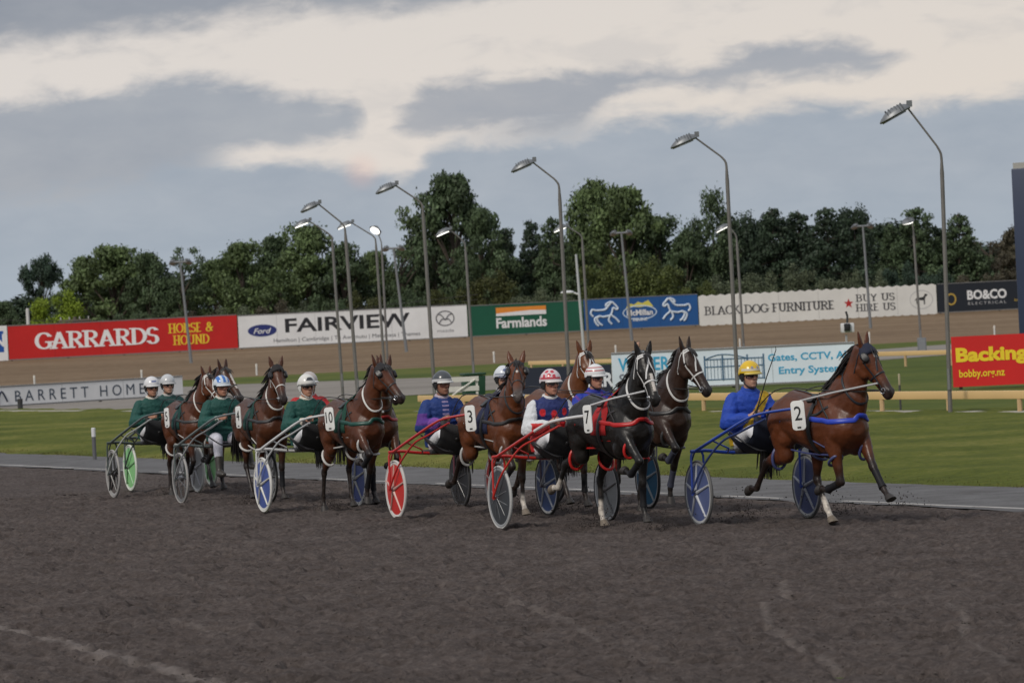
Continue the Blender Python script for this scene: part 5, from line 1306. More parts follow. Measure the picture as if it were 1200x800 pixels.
def make_driver(label, D, loc, rz):
    key = (D.get('feet', 'tucked'), D.get('lean', 0.0), D.get('head_yaw', 0.0), D.get('head_pitch', 0.0), D.get('arm', 0.0))
    if key not in _drv: _drv[key] = driver_geo(*key)
    g = _drv[key]; H, rot = g['H'], g['rot']
    root = thing('person', label, 'driver', loc, rz, 'drivers sitting in the sulkies')
    cloth = MM('cloth', (1,1,1), .72, attr='Col', var=.10, scale=14, bump=.35, bscale=60)
    hard = MM('helmet_paint', (1,1,1), .22, attr='Col', var=.06, scale=12, coat=.3)
    def piece(nm, src, col, m, parent=root):
        me = src.copy(); V = verts(me); setcol(me, col(V) if callable(col) else np.tile(np.array(col), (len(V),1))); return link(nm, me, m, parent)
    skin_k = np.array(D.get('skin', (1,1,1)))
    piece('body', g['body'], lambda V: g['bodycol']*skin_k, MM('skin', SKIN, .5, attr='Col', var=.06, scale=40, bump=.1, bscale=200))
    piece('jacket', g['jacket'], D['jacket'], cloth)
    piece('trousers', g['trousers'], D.get('trousers', (.66,.66,.68)), cloth)
    for bsrc in g['boots']: piece('boot', bsrc, D.get('boots', (.018,.017,.017)), MM('boot', (.02,.02,.02), .4, attr='Col'))
    # collar
    m = MB(); c = g['neck']+Vector((-.005,0,.012))
    m.tube([c+Vector((.064*math.cos(a)+.004, .066*math.sin(a), .020*-math.cos(a))) for a in [2*math.pi*j/16 for j in range(16)]], .024, 8, closed=True)
    m.build('collar', paint(D.get('collar', (.6,.6,.58)), .8), root)
    if D.get('cuffs'):
        for s in (-1, 1):
            m = MB(); p, d, up = g['hand%+d' % s]; w = g['wri'][s]; sd = d.cross(up)
            m2 = [(w-d*t, r) for t, r in ((.115,.058),(.09,.052),(.04,.046),(.005,.036))]
            m.rings([[q+up*(r*math.cos(a))+sd*(r*math.sin(a)) for a in [2*math.pi*j/14 for j in range(14)]] for q, r in m2])
            m.build('cuff', paint(D['cuffs'], .85, bump=.2, bscale=90), root)
    # helmet
    hc = lambda V: D['helmet'](*( ((V-np.array(g['hc']))@np.array(rot)).T)) if callable(D['helmet']) else np.tile(np.array(D['helmet']), (len(V),1))
    h = piece('helmet', g['helmet'], hc, hard); solid(h, .008)
    m = MB(); rows = []
    for k, (r, z) in enumerate(((.118,.040),(.138,.034),(.150,.026))):
        rows.append([H(-.006+(r+.0)*math.cos(a)*1.06, r*.86*math.sin(a), z+.012*math.cos(a)*0-.006*k) for a in [-1.05+2.1*j/14 for j in range(15)]])
    rib(m, rows); solid(m.build('peak', paint(D.get('peak', (.65,.65,.65)), .35), h), .006)
    m = MB()
    for s in (-1, 1):
        seg(m, H(-.03,s*.092,.035), H(-.015,s*.086,-.045), [(0,.055,.014),(.6,.045,.014),(1,.024,.012)], rot @ Vector((0,1,0)))
    m.tube([H(-.01,-.086,-.05), H(.02,-.07,-.095), H(.055,-.03,-.132), H(.062,0,-.137), H(.055,.03,-.132), H(.02,.07,-.095), H(-.01,.086,-.05)], .006, 6)
    m.tube([H(-.09,.05,.0), H(-.115,0,-.02), H(-.09,-.05,.0)], .025, 8)
    m.build('chin_strap', paint(D.get('strap', (.015,.015,.016)), .6), h)
    if D.get('goggles'):
        m = MB(); rows = []
        for z, o in ((-.018,.0),(-.008,.010),(.012,.012),(.03,.004)):
            rows.append([H(.090+o-.05*(abs(y)/.066)**2.2, y, z+(.008 if abs(y) < .012 and z < 0 else 0)) for y in np.linspace(-.07,.07,17)])
        rib(m, rows); solid(m.build('goggles', mat_goggle(D['goggles']), root), .006)
    else:
        for s in (-1,1):
            e = MB().sphere(H(.078,s*.032,.010), .0125).build('eye', paint((.5,.48,.45), .2), root)
            MB().sphere(H(.0865,s*.032,.009), .0065).build('iris', paint((.02,.015,.012), .15), e)
    return root, g
def mat_goggle(c): return paint(c, .12, spec=.7)
# ------------------------------------------------------------ sulkies (local +X forwards, origin on the ground under the axle)
WR, TRACK = .352, .64
def make_wheel(root, y, W):
    pi = math.pi; mt = Matrix.Translation((0, y, WR)) @ Matrix.Rotation(pi/2, 4, 'X')
    m = MB(); m.lathe([(WR-.022,-.010),(WR-.012,-.019),(WR-.002,-.012),(WR,0),(WR-.002,.012),(WR-.012,.019),(WR-.022,.010)], 56, mt)
    # close the ring on its inside
    ty = MB()
    prof = [(WR-.012+.019*math.cos(a)*.75, .017*math.sin(a)) for a in [2*pi*j/10 for j in range(10)]]
    n = 56; v = [mt @ Vector((r*math.cos(2*pi*k/n), r*math.sin(2*pi*k/n), h)) for k in range(n) for r, h in prof]
    ty.add([tuple(p) for p in v], [(k*10+j, k*10+(j+1) % 10, ((k+1) % n)*10+(j+1) % 10, ((k+1) % n)*10+j) for k in range(n) for j in range(10)])
    wheel = thing('wheel', None, None); wheel.parent = root
    wheel['part'] = 1; del wheel['part']
    ty.build('tyre', paint(W.get('tyre', (.02,.02,.02)), .75, bump=.2, bscale=200), wheel)
    rm = MB(); prof = [(WR-.026,-.012),(WR-.040,-.014),(WR-.060,-.006),(WR-.060,.006),(WR-.040,.014),(WR-.026,.012)]
    v = [mt @ Vector((r*math.cos(2*pi*k/n), r*math.sin(2*pi*k/n), h)) for k in range(n) for r, h in prof]; q = len(prof)
    rm.add([tuple(p) for p in v], [(k*q+j, k*q+(j+1) % q, ((k+1) % n)*q+(j+1) % q, ((k+1) % n)*q+j) for k in range(n) for j in range(q)])
    rm.build('rim', paint(W.get('rim', (.5,.5,.5)), .4), wheel)
    hb = MB(); hb.lathe([(.012,-.055),(.024,-.05),(.026,-.02),(.040,-.016),(.040,.016),(.026,.02),(.024,.05),(.012,.055)], 20, mt)
    hb.build('hub', paint((.35,.35,.36), .3, .8), wheel)
    if W.get('disc'):
        d = MB(); d.lathe([(.03,-.030),(WR-.05,-.009),(WR-.05,.009),(.03,.030)], 48, mt)
        d.build('disc', paint(W['disc'], .42, var=.12, scale=5), wheel)
    sp = MB()
    if W.get('spokes', 'star') == 'star':
        for k in range(5):
            a = 2*pi*k/5+W.get('phase', .3)
            for hz in (-1, 1):
                p = [mt @ Vector((r*math.cos(a), r*math.sin(a), hz*h)) for r, h in ((.035,.034),(.16,.024),(WR-.045,.013))]
                sp.tube(p, [.020,.015,.012], 8)
    else:
        for k in range(W.get('n', 20)):
            a = 2*pi*k/W.get('n', 20); hz = 1 if k % 2 else -1
            p = [mt @ Vector((r*math.cos(a+da), r*math.sin(a+da), hz*h)) for r, h, da in ((.026,.045,.5*(1 if k % 4 < 2 else -1)),(WR-.05,.002,0))]
            sp.tube(p, .0032 if W['spokes'] == 'wire' else .006, 5)
    sp.build('spokes', paint(W.get('spoke', (.5,.5,.52)), .35), wheel)
    return wheel
def make_sulky(label, S, loc, rz):
    root = thing('sulky', label, 'sulky', loc, rz, 'two-wheeled racing sulkies')
    fr, lo = paint(S['frame'], .28, S.get('metal', 0), coat=.4), paint(S.get('lower', S['frame']), .28, S.get('lmetal', 0), coat=.3)
    for y, W in ((-TRACK, S['near']), (TRACK, S.get('far', S['near']))): make_wheel(root, y, W)
    m = MB(); r = .0165; zt = .80
    for s in (-1, 1):
        for yo in (-.075, .075):
            m.tube([(0,s*TRACK+yo,WR-.02),(0,s*TRACK+yo,WR+.02),(0,s*TRACK+yo*.95,zt-.05),(0,s*TRACK+yo*.7,zt)], .013, 8)
        m.tube([(0,s*(TRACK-.075),zt),(0,s*(TRACK+.075),zt)], r, 8)
        m.tube([(0,s*(TRACK-.09),WR),(0,s*(TRACK+.09),WR)], .012, 8)
        m.tube([(-.16,s*TRACK,WR+.33),(-.06,s*TRACK,zt-.01),(.0,s*TRACK,zt)], .010, 8)
    m.tube(smoothline([(0,-TRACK-.07,zt),(0,-TRACK+.1,zt+.004),(0,-.3,zt-.03),(0,0,zt-.045),(0,.3,zt-.03),(0,TRACK-.1,zt+.004),(0,TRACK+.07,zt)], 4), .019, 10)
    m.build('axle_arch', fr, root)
    for s in (-1, 1):
        m = MB()
        up = smoothline([(-.04,s*(TRACK+.02),zt-.01),(.22,s*(TRACK-.03),zt+.085),(.55,s*(TRACK-.10),zt+.205),(.90,s*.47,zt+.325),(1.15,s*.43,zt+.385),(1.6,s*.38,zt+.425),(1.88,s*.365,zt+.44)], 5)
        m.tube(up, [.0175 if i < len(up)*.5 else .0155 for i in range(len(up))], 10)
        sh = m.build('shaft', fr, root)
        if S.get('front'):
            k = int(len(up)*.42); MB().tube(up[k:], .0185, 10).build('sleeve', paint(S['front'], .28, coat=.4), sh)
        m = MB(); m.tube(smoothline([(0,s*(TRACK+.085),WR),(.20,s*(TRACK+.04),WR+.27),(.48,s*(TRACK-.07),WR+.54),(.80,s*.49,zt+.20),(1.3,s*.415,zt+.34)], 5), .0125, 8)
        br = m.build('brace', lo, sh)
        m = MB(); m.tube([(.30,s*(TRACK-.04),zt+.12),(.30,s*.40,zt+.02),(.05,s*.30,zt-.03)], .010, 8); m.build('stay', fr, sh)
        m = MB()
        a = smoothline([(.56,s*.5,zt+.20),(.70,s*.32,zt+.04),(.76,s*.24,zt-.005),(.78,s*.12,zt-.005)], 4); m.tube(a, .010, 8)
        m.build('foot_rest', paint((.05,.05,.055), .4), root)
    # seat
    m = MB(); m.box((-.07,0,.775), (.34,.40,.045)); m.build('seat', paint(S.get('seat', (.02,.02,.022)), .6), root, bevel=.015)
    m = MB()
    for s in (-1, 1): m.tube([(-.02,s*.13,zt-.04),(-.16,s*.15,.745),(-.20,s*.15,.76)], .011, 8)
    m.tube([(.0,-.25,zt-.035),(-.2,-.12,.75),(-.2,.12,.75),(.0,.25,zt-.035)], .011, 8)
    m.build('seat_frame', fr, root)
    # dust sheet slung in front of the driver's feet
    if S.get('screen', True):
        m = MB(); rows = []
        for x, z, w in ((.06,.745,.29),(.30,.735,.33),(.55,.735,.36),(.78,.765,.375),(.92,.86,.385),(.985,.98,.395),(1.01,1.09,.40)):
            rows.append([(x-.03*abs(y)**1.5, y*w, z+(.20*max(0,1-x*.8))*abs(y)**2.5+.05*y*y+.008*math.sin(7*y+x*9)) for y in np.linspace(-1,1,15)])
        rib(m, rows); solid(m.build('dust_sheet', paint(S.get('screen_col', (.016,.016,.018)), .7, bump=.2, bscale=160), root), .004)
        m = MB(); m.tube([(x-.03, y*.40, 1.10) for x, y in ((1.0,-1),(1.02,0),(1.0,1))], .008, 6); m.build('rail', fr, root)
    if S.get('sponsor'):
        m = MB(); m.box((.56,0,.985-.0), (.01,.44,.085), Euler((0,R(-38),0)).to_matrix().to_4x4()); m.build('name_strip', paint(S['sponsor'], .7, var=.35, scale=40), root)
    return root
# ------------------------------------------------------------ the field of runners
BAY, DBAY, BROWN, BLK, CHB = (.135,.040,.015), (.085,.028,.013), (.040,.019,.012), (.012,.010,.0095), (.17,.055,.02)
def team(near_wheel, P, S, D, heading=21.5, dheading=0.0, gap=1.70):
    """placed by where the near wheel meets the track"""
    w = ground(*near_wheel); th = R(-90+heading); h = Vector((math.cos(th), math.sin(th), 0)); n = Vector((-h.y, h.x, 0))
    ax = w+n*TRACK
    make_sulky(S['label'], S, ax, th); make_driver(D['label'], D, ax, th)
    th2 = R(-90+heading+dheading+P.get('dh', 0)); h2 = Vector((math.cos(th2), math.sin(th2), 0))
    r, g = make_horse(P['label'], P, ax+h*gap, th2, P.get('scale', .95))
    return ax, th, h, n
def fill(c): return lambda V: np.tile(np.array(c), (len(V),1))
def jk(base, *rules):
    def f(V):
        C = np.tile(np.array(base), (len(V),1)).astype(float)
        for test, col in rules: C[test(V[:,0],V[:,1],V[:,2])] = col
        return C
    return f
def hel(base, *rules):
    def f(x, y, z):
        C = np.tile(np.array(base), (len(x),1)).astype(float)
        for test, col in rules: C[test(x,y,z)] = col
        return C
    return f
WHT = (.70,.70,.70); TEALJ = (.004,.062,.050)
front_badge = lambda x,y,z: (x > .04)&(np.abs(y) < .045)&(z > .075)&(z < .075+.045*np.sqrt(np.maximum(0,1-(y/.046)**2)))
STEEL = (.35,.36,.37)
sleeve = lambda x,y,z: (np.abs(y) > .195)|((x > .12)&(z < 1.2)&(np.abs(y) > .10))
dot = lambda yc, zc, r: (lambda x,y,z: (x > -.02)&(((y-yc)/r)**2+((z-zc)/(r*1.35))**2 < 1))
# --- the leader, number 2
team((821,616),
 dict(label='bay horse with blue breast strap and number 2 leading on the rail', coat=BAY, legs=dict(FL=(45,38,48),FR=(14,-74,-92),HL='under',HR='kick'), number='2', collar=(.02,.05,.42), collar_w=.026, hopple=(.05,.06,.16), neck=52, neck_yaw=12, head=57, head_yaw=16, socks=('HL',),
      blaze=(.17,.27,.028), head_pole=(.42,.42,.42), bridle=(.012,.013,.018), hood=(.010,.014,.035), boots=('FL','FR'), mane=1.25, mane_blow=1.3, leather=(.012,.012,.013), seed=2, scale=.965, dh=6),
 dict(label='blue sulky with blue wheel discs drawn by horse 2', frame=(.018,.055,.33), lower=(.03,.05,.16), near=dict(disc=(.075,.10,.225), rim=(.42,.43,.44), tyre=(.12,.12,.12), spoke=(.42,.44,.48)), screen_col=(.006,.010,.025)),
 dict(label='driver in royal blue with yellow sash and yellow helmet', jacket=jk((.008,.05,.36), (lambda x,y,z: (np.abs((z-1.19)-1.7*(y-.05))*.5 < .055)&(x > -.03)&(z > .95), (.55,.34,.012)), (lambda x,y,z: z < .93, (.55,.36,.015))), collar=(.012,.05,.30),
      helmet=hel((.66,.43,.012), (lambda x,y,z: (z < .075)&(z > .05)&(x > .02), (.58,.52,.40)), (lambda x,y,z: ((np.abs(y)-.03)**2+(z-.085)**2 < .0002)&(x > .03), (.25,.25,.30))), peak=(.58,.45,.10), goggles=(.025,.006,.012), trousers=(.62,.62,.64), head_yaw=6, lean=.02))
# --- number 7
team((588,620),
 dict(label='black horse number 7 with red breast strap and white bridle', coat=BLK, points=(.010,.009,.0085), legs=dict(FL='stance',FR='fold_high',HL=(30,-38,-2,24),HR='kick'), number='7', collar=(.42,.012,.012), collar_w=.024, hopple=(.50,.018,.015), neck=51, neck_yaw=2, head=60, head_yaw=-4, socks=('HL','HR'),
      blaze=(.42,.78,.02), bridle=(.62,.61,.60), pad=(.36,.010,.012), blinkers=False, boots=('FL','FR'), head_pole=(.55,.55,.55), leather=(.02,.016,.016), plate_yaw=12, seed=7, dh=4, muzzle_amt=.4, mane=.8, scale=.94),
 dict(label='red sulky with white lower shafts drawn by black horse 7', frame=(.45,.022,.016), lower=(.50,.03,.022), near=dict(spokes='wire', disc=(.035,.040,.045), rim=(.26,.27,.28), tyre=(.42,.42,.41), spoke=(.22,.23,.24)), front=(.62,.61,.60), far=dict(disc=(.30,.31,.31), rim=(.5,.5,.5), spoke=(.20,.2,.2))),
 dict(label='driver in navy and white with red spots and pink patterned helmet', jacket=jk((.014,.026,.13), (lambda x,y,z: sleeve(x,y,z), (.60,.62,.64)), (lambda x,y,z: (z < 1.15)&~((np.abs(y) > .30)), (.48,.012,.014)), (lambda x,y,z: (np.abs(y) > .10)&(z < 1.10)&(x > .24), (.50,.014,.016)), (dot(0,1.235,.036),(.58,.012,.02)), (dot(.13,1.26,.032),(.58,.012,.02)), (dot(-.13,1.26,.032),(.58,.012,.02))), collar=(.62,.62,.62),
      helmet=hel((.62,.56,.58), (lambda x,y,z: (np.sin(x*75+2)*np.sin(y*75)*np.sin(z*75+1) > .12)&(z > .07), (.48,.035,.06)), (lambda x,y,z: (z < .07)&(z > .055), (.45,.03,.05))), peak=(.66,.62,.60), goggles=(.10,.09,.085), head_yaw=10, lean=.03, skin=(.95,.8,.78)))
# --- dark brown outside 7
team((643,604),
 dict(label='dark brown horse with white bridle between horses 7 and 2', coat=BROWN, legs=dict(FL='push',FR='fold_high',HL='push',HR='swing'), collar=(.02,.02,.02), hopple=(.03,.03,.03), neck=45, neck_yaw=8, head=56, head_yaw=22, bridle=(.58,.57,.55), neck_strap=(.55,.54,.52), blinkers=False, boots=('FL','FR'), boot=(.05,.055,.08), seed=11, mane=.8, lift=.02),
 dict(label='dark sulky with a blue disc half hidden behind horse 7', frame=(.05,.03,.05), lower=(.30,.30,.31), near=dict(disc=(.04,.075,.19), rim=(.42,.42,.42), spoke=(.4,.42,.45)), far=dict(disc=(.02,.16,.30), rim=(.5,.5,.5), spoke=(.45,.5,.52))),
 dict(label='driver in violet blue jacket with red striped white helmet', jacket=jk((.012,.035,.32), (lambda x,y,z: np.sin(y*40+z*22) > .75, (.10,.03,.26))), collar=(.02,.03,.28), helmet=hel(WHT, (lambda x,y,z: (z > .075)&(z < .092)&(x > -.1), (.42,.03,.035)), (lambda x,y,z: (z > .112)&(z < .124), (.42,.04,.045))), peak=(.66,.66,.66), goggles=(.03,.03,.035), head_yaw=16, lean=.05, skin=(1.0,.85,.82)))
# --- number 3
team((466,608),
 dict(label='red bay horse number 3 with navy saddle cloth facing the camera', coat=(.15,.046,.016), legs=dict(FL='stance',FR='fold',HL='stance',HR='kick'), number='3', collar=(.02,.018,.018), hopple=(.42,.42,.41), neck=42, neck_yaw=-8, head=40, head_yaw=-14, socks=('FL',), bridle=(.02,.02,.022), pad=(.010,.014,.05), muzzle=(.06,.052,.048), muzzle_amt=.9, seed=3, blaze=(.30,.36,.012), plate_yaw=38, head_pole=None, boots=('FR',), mane=.6),
 dict(label='red sulky with red wheel disc behind number 3', frame=(.46,.020,.018), lower=(.42,.02,.018), near=dict(disc=(.50,.022,.016), rim=(.62,.60,.58), tyre=(.50,.48,.46), spoke=(.50,.30,.26)), screen_col=(.03,.03,.032), sponsor=(.3,.28,.3)),
 dict(label='driver in deep blue with purple cuffs and dark grey helmet', jacket=jk((.005,.030,.16), (lambda x,y,z: (np.abs(y) > .235)&(z > 1.10)&(z < 1.24), (.075,.018,.20)), (lambda x,y,z: (x > .20)&(z < 1.2), (.17,.05,.30)), (lambda x,y,z: (x > .06)&(np.abs(y) < .04)&(z > 1.15)&(np.sin(z*130) > .1), (.30,.24,.42))), collar=(.42,.36,.42),
      helmet=hel((.055,.062,.07), (lambda x,y,z: (z < .062), (.50,.50,.50))), peak=(.60,.60,.58), goggles=None, head_yaw=10, skin=(.62,.52,.48)))
# --- bay outside 3
team((541,595),
 dict(label='bright bay horse with white bridle and neck strap behind horse 7', coat=(.17,.058,.02), legs=dict(FL='stance',FR='fold',HL='under',HR='back'), collar=(.02,.02,.02), hopple=(.4,.4,.4), neck=48, neck_yaw=6, head=54, head_yaw=2, bridle=(.60,.58,.56), neck_strap=(.62,.61,.58), blinkers=False, seed=5, mane=1.1, mane_side=1, scale=.98),
 dict(label='black disc sulky between the red sulkies', frame=(.10,.03,.04), lower=(.06,.03,.04), near=dict(disc=(.022,.023,.026), rim=(.06,.06,.065), spoke=(.07,.07,.075), spokes='thick'), seat=(.02,.02,.02)),
 dict(label='driver in white helmet with blue crest peeping over horse 3', jacket=fill((.03,.03,.045)), collar=(.3,.3,.32), helmet=hel((.60,.63,.67), (lambda x,y,z: ((y/.05)**2+((z-.10)/.026)**2 < 1)&(x > 0), (.10,.13,.24)), (lambda x,y,z: (z < .065)&(z > .052)&(x > 0), (.16,.18,.26))), peak=(.08,.09,.14), goggles=(.30,.22,.22), head_yaw=8, lean=-.03))
# --- number 10
team((310,600),
 dict(label='bay horse number 10 with green breast strap and white neck strap', coat=(.115,.036,.015), legs=dict(FL='push',FR='fold_high',HL='stance',HR='push'), number='10', collar=(.008,.06,.045), collar_w=.026, hopple=(.55,.54,.52), neck=49, neck_yaw=12, head=48, head_yaw=20, bridle=(.03,.03,.032), neck_strap=(.66,.65,.62), pad=(.008,.06,.04), seed=10, scale=.92, dh=2, blinkers=True, face_drop=False, hood=(.016,.015,.018), plate_yaw=36, mane=.7),
 dict(label='white shafted sulky with blue wheel discs drawn by horse 10', frame=(.60,.60,.59), lower=(.45,.46,.47), near=dict(disc=(.05,.085,.29), rim=(.60,.60,.58), tyre=(.62,.61,.58), spoke=(.50,.50,.46)), screen_col=(.012,.012,.013), sponsor=(.5,.5,.52)),
 dict(label='driver in bottle green with white helmet and cream cuffs, number 10', jacket=fill(TEALJ), collar=(.62,.58,.50), cuffs=(.62,.55,.46), helmet=hel((.66,.65,.62), (front_badge, (.035,.04,.05))), peak=(.06,.06,.062), strap=(.6,.6,.58), goggles=(.02,.015,.015), head_yaw=6, lean=.0, skin=(.95,.85,.8)))
# --- outside 10
team((317,589),
 dict(label='brown horse mostly hidden behind horse 10', coat=(.09,.03,.014), legs=dict(FL='fold',FR='stance',HL='swing',HR='under'), collar=(.30,.02,.02), hopple=(.03,.03,.03), neck=44, neck_yaw=-6, head=48, head_yaw=8, bridle=(.03,.03,.03), seed=12),
 dict(label='dark sulky hidden behind the white shafted sulky', frame=(.05,.05,.055), near=dict(spokes='wire', rim=(.3,.3,.3), spoke=(.3,.3,.3))),
 dict(label='driver in red half hidden behind the green driver of horse 10', jacket=fill((.42,.018,.02)), collar=(.4,.3,.3), helmet=(.45,.40,.38), goggles=(.03,.02,.02), head_yaw=8, lean=-.06), heading=21, gap=2.3)
# --- green team, middle
team((213,590),
 dict(label='dark faced bay horse with white noseband behind the green driver', coat=(.10,.034,.015), legs=dict(FL='stance',FR='push',HL=(30,-40,4,28),HR='under'), number='4', collar=(.03,.03,.032), hopple=(.55,.54,.52), neck=51, neck_yaw=-2, head=52, head_yaw=-2, bridle=(.60,.59,.56), neck_strap=(.62,.61,.58), pad=(.008,.05,.04), seed=14, scale=.93, blinkers=True, face_drop=False, muzzle=(.016,.014,.013), hood=(.014,.012,.013), plate_yaw=10),
 dict(label='grey steel sulky with spoked wheels second from left', frame=(.10,.12,.115), lower=STEEL, lmetal=.4, near=dict(spokes='thick', n=14, rim=(.12,.12,.12), tyre=(.34,.33,.32), spoke=(.10,.10,.105)), far=dict(disc=(.25,.25,.26), rim=(.4,.4,.4), spoke=(.15,.15,.15)), screen=False),
 dict(label='driver in bottle green with blue and white helmet, feet hanging low', jacket=fill(TEALJ), collar=(.55,.55,.50), cuffs=(.50,.50,.46), helmet=hel((.58,.64,.70), (lambda x,y,z: (z > .065)&(np.abs(y) < .085)&(np.sin(y*95+1.57) > -.25), (.04,.16,.48))), peak=(.58,.62,.66), goggles=None, feet='hang', trousers=(.55,.55,.62), head_yaw=4, lean=.03, skin=(.85,.72,.68), boots=(.05,.045,.04)))
# --- number 9
team((134,583),
 dict(label='bay horse with white crossed bridle and green saddle cloth, behind the blue and white helmet', coat=(.12,.038,.016), legs=dict(FL='fold',FR='swing',HL='stance',HR=(26,-36,0,24)), number='5', scale=.885, collar=(.03,.03,.03), hopple=(.55,.54,.52), neck=44, neck_yaw=10, head=50, head_yaw=14, bridle=(.62,.61,.58), neck_strap=(.60,.59,.56), pad=(.006,.05,.045), seed=9, blinkers=False, plate_yaw=11, muzzle_amt=.9),
 dict(label='dark green sulky with grey spoked wheel at far left', frame=(.04,.055,.05), lower=(.40,.42,.40), near=dict(spokes='star', rim=(.30,.29,.28), tyre=(.33,.32,.31), spoke=(.05,.05,.05)), far=dict(disc=(.28,.28,.28), rim=(.45,.45,.44), tyre=(.5,.5,.48)), screen_col=(.014,.016,.018)),
 dict(label='driver in bottle green with white helmet and dark glasses at far left', jacket=fill(TEALJ), collar=(.60,.57,.50), helmet=hel((.64,.64,.65), (lambda x,y,z: (np.abs(y) < .035)&(z > .075)&(z < .10)&(x > 0), (.12,.15,.30))), peak=(.60,.60,.60), goggles=(.02,.015,.013), head_yaw=2, lean=.0, skin=(.9,.8,.75)))
# --- outside 9
team((154,575),
 dict(label='dark bay horse with white blaze at the back of the field', coat=(.075,.026,.013), legs=dict(FL='stance',FR='fold',HL='under',HR='back'), collar=(.03,.03,.03), hopple=(.05,.05,.05), neck=46, neck_yaw=14, head=52, head_yaw=16, bridle=(.03,.03,.03), blaze=(.16,.66,.022), seed=19, blinkers=False, face_drop=False),
 dict(label='sulky with pale green wheel discs at far left', frame=(.05,.06,.06), near=dict(disc=(.22,.50,.20), rim=(.55,.60,.52), tyre=(.60,.62,.56), spoke=(.16,.34,.16)), far=dict(disc=(.22,.50,.20), rim=(.55,.60,.52), tyre=(.60,.62,.56), spoke=(.16,.34,.16))),
 dict(label='driver in green and grey white helmet behind the leftmost driver', jacket=fill((.010,.055,.05)), collar=(.4,.4,.38), helmet=hel((.48,.49,.50)), peak=(.45,.45,.45), goggles=(.02,.02,.02), head_yaw=2, lean=.02))
# --- whips carried by drivers
def whip(label, p0, p1, g='driving whips held in drivers hands'):
    p0, p1 = Vector(p0), Vector(p1); root = thing('whip', label, 'whip', p0, 0, g); d = p1-p0
    MB().tube([-d*.05, d*.12], .011, 8).build('handle', paint((.015,.015,.015), .6), root)
    MB().tube([d*.12, d*.55, d*.98+Vector((.01,0,-.02)), d], [.0075,.006,.0045,.003], 6).build('cane', paint((.02,.018,.017), .5), root)
def hand_pos(wheel, s, heading=21.5, lean=0.0):
    w = ground(*wheel); th = R(-90+heading); h = Vector((math.cos(th), math.sin(th), 0)); n = Vector((-h.y, h.x, 0)); ax = w+n*TRACK
    q = Vector((.375+lean*.5, s*.105, 1.16)); return ax+h*q.x+n*q.y+Vector((0,0,q.z)), h, n
for wheel, lab, s, (fx, fy, fz), lean in (((821,616),'long dark whip raised by the driver in yellow helmet',-1,(.25,-.62,.72),.02), ((310,600),'dark whip held level by the driver of horse 10',-1,(.70,-.34,.16),0), ((466,608),'dark whip held by the driver in dark grey helmet',-1,(.62,-.35,.22),0), ((588,620),'dark whip held by the driver in pink patterned helmet',-1,(.75,-.20,.10),.03)):
    p, h, n = hand_pos(wheel, s, lean=lean); whip(lab, p, p+h*fx+n*fy*-.0+n*(.25*abs(fy))+Vector((0,0,fz)))
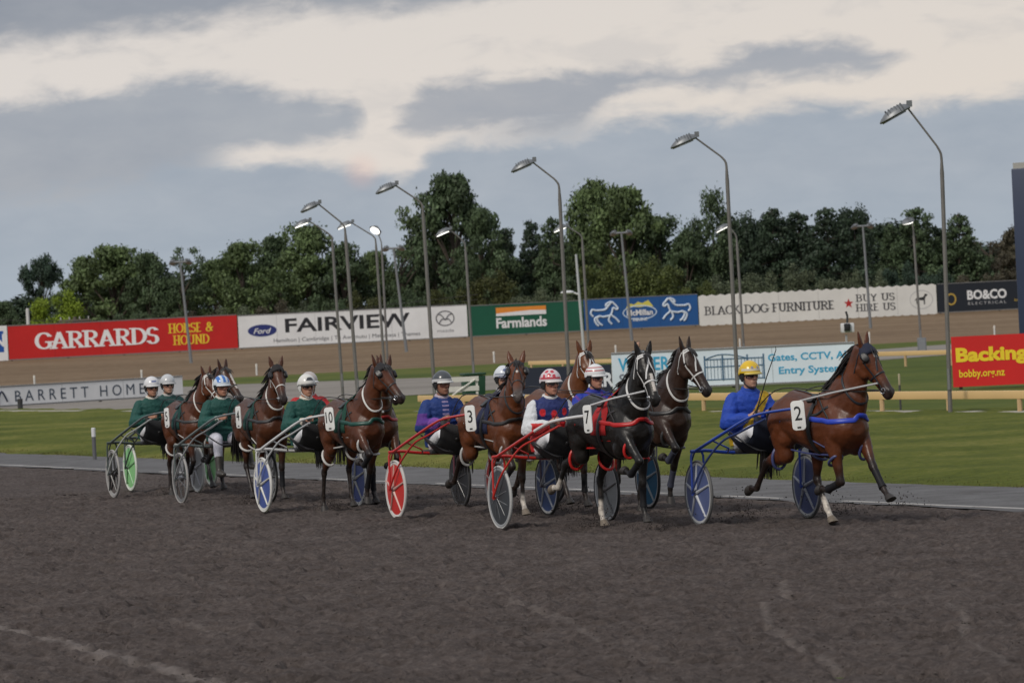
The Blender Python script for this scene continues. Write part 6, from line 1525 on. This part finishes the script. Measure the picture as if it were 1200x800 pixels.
# onlooker behind the pale blue board
b = ground(748, 455); p = Vector((b.x*1.02, b.y+1.2, 0))
def standing(label, loc, rz, coat, leg):
    root = thing('person', label, 'person', loc, rz, None); mb = MB()
    seg(mb, (0,0,.92), (0,0,1.40), [(0,.12,.17),(.5,.12,.165),(.85,.11,.2),(1,.07,.10)], (0,1,0)); seg(mb, (0,0,1.38), (0,0,1.54), [(0,.055,.055),(1,.055,.055)], (0,1,0))
    rings = []
    for z, a, w in ((1.50,.03,.03),(1.53,.07,.05),(1.58,.085,.065),(1.63,.095,.073),(1.68,.098,.076),(1.72,.08,.066),(1.745,.04,.035)): rings.append([(.015+a*math.cos(2*math.pi*j/16), w*math.sin(2*math.pi*j/16), z) for j in range(16)])
    mb.rings(rings); seg(mb, (.10,0,1.64), (.125,0,1.60), [(0,.011,.01),(1,.015,.015)], (0,1,0))
    for s in (-1,1):
        seg(mb, (0,s*.19,1.36), (-.02,s*.25,1.08), [(0,.055,.055),(1,.042,.042)], (0,1,0)); seg(mb, (-.02,s*.25,1.08), (.06,s*.25,.84), [(0,.042,.042),(1,.028,.026)], (0,1,0)); seg(mb, (.06,s*.25,.83), (.09,s*.25,.70), [(0,.022,.034),(.5,.018,.038),(1,.012,.03)], (0,1,0))
        seg(mb, (0,s*.09,.92), (.01,s*.10,.50), [(0,.09,.09),(1,.058,.056)], (0,1,0)); seg(mb, (.01,s*.10,.50), (-.01,s*.10,.08), [(0,.056,.054),(.3,.055,.052),(1,.036,.034)], (0,1,0)); seg(mb, (-.05,s*.10,.04), (.14,s*.11,.035), [(0,.04,.038),(1,.03,.04)], (0,1,0))
    me = voxel(mb, .010, 3); V = verts(me); C = np.tile(np.array(SKIN), (len(V),1)); setcol(me, C); link('body', me, MM('skin', SKIN, .5, attr='Col', var=.06), root)
    mb = MB(); seg(mb, (0,0,.86), (0,0,1.40), [(0,.14,.19),(.5,.135,.18),(.85,.125,.215),(1,.08,.11)], (0,1,0))
    for s in (-1,1): seg(mb, (0,s*.19,1.36), (-.02,s*.25,1.08), [(0,.072,.07),(1,.056,.056)], (0,1,0)); seg(mb, (-.02,s*.25,1.08), (.055,s*.25,.86), [(0,.056,.056),(1,.042,.04)], (0,1,0))
    link('jacket', voxel(mb, .012, 3), paint(coat, .8), root)
    mb = MB()
    for s in (-1,1): seg(mb, (0,s*.09,.90), (.01,s*.10,.50), [(0,.105,.10),(1,.075,.072)], (0,1,0)); seg(mb, (.01,s*.10,.50), (-.01,s*.10,.10), [(0,.075,.072),(1,.06,.058)], (0,1,0))
    link('trousers', voxel(mb, .012, 3), paint(leg, .8), root)
    m = MB(); rings = []
    for z, a, w in ((1.655,.108,.084),(1.70,.106,.082),(1.735,.085,.07),(1.76,.045,.04)): rings.append([(.0-.012+a*math.cos(2*math.pi*j/16), w*math.sin(2*math.pi*j/16), z) for j in range(16)])
    m.rings(rings); m.build('hair', paint((.05,.035,.025), .8), root); return root
p = Vector((at(748,410,b.y+1.5).x, b.y+1.5, 0)); standing('onlooker in a dark jacket standing behind the pale blue board', p, R(-80), (.04,.045,.06), (.03,.03,.035)).scale = (.82,.82,.82)
# --- dirt thrown up by the hooves
sp = MB(); rs = random.Random(21)
for (px, py, n, sc_) in ((700,618,90,1.0),(655,600,70,1.0),(880,612,60,1.1),(985,606,50,.9),(780,622,60,.8),(540,596,50,.9),(610,605,60,.9),(392,598,70,1.0),(455,596,40,.8),(290,592,50,.9),(195,582,40,.8),(1060,596,20,.7)):
    c = ground(px, py)
    for i in range(n*7):
        a = rs.uniform(0, 6.28); rr = abs(rs.gauss(0,.30))*sc_; z = abs(rs.gauss(0,.13))*sc_; r = rs.choice((.003,.004,.005,.007,.009))*rs.uniform(.7,1.2)
        p = c+Vector((rr*math.cos(a)-.25*z, rr*math.sin(a)+.5*z, z+.01)); q = rs.uniform(.6,1.3)
        sp.add([(p.x+r*x*q, p.y+r*y, p.z+r*zz/q) for x, y, zz in base_clod], cf)
tag(sp.build('flying_dirt', ground_mat('flying_clod', ((.030,.025,.023),(.045,.038,.035),(.07,.06,.055)), s1=6, s2=40, bump=0), None, False, False), 'spray of small dirt clods kicked up round the hooves', 'dirt', kind='stuff')
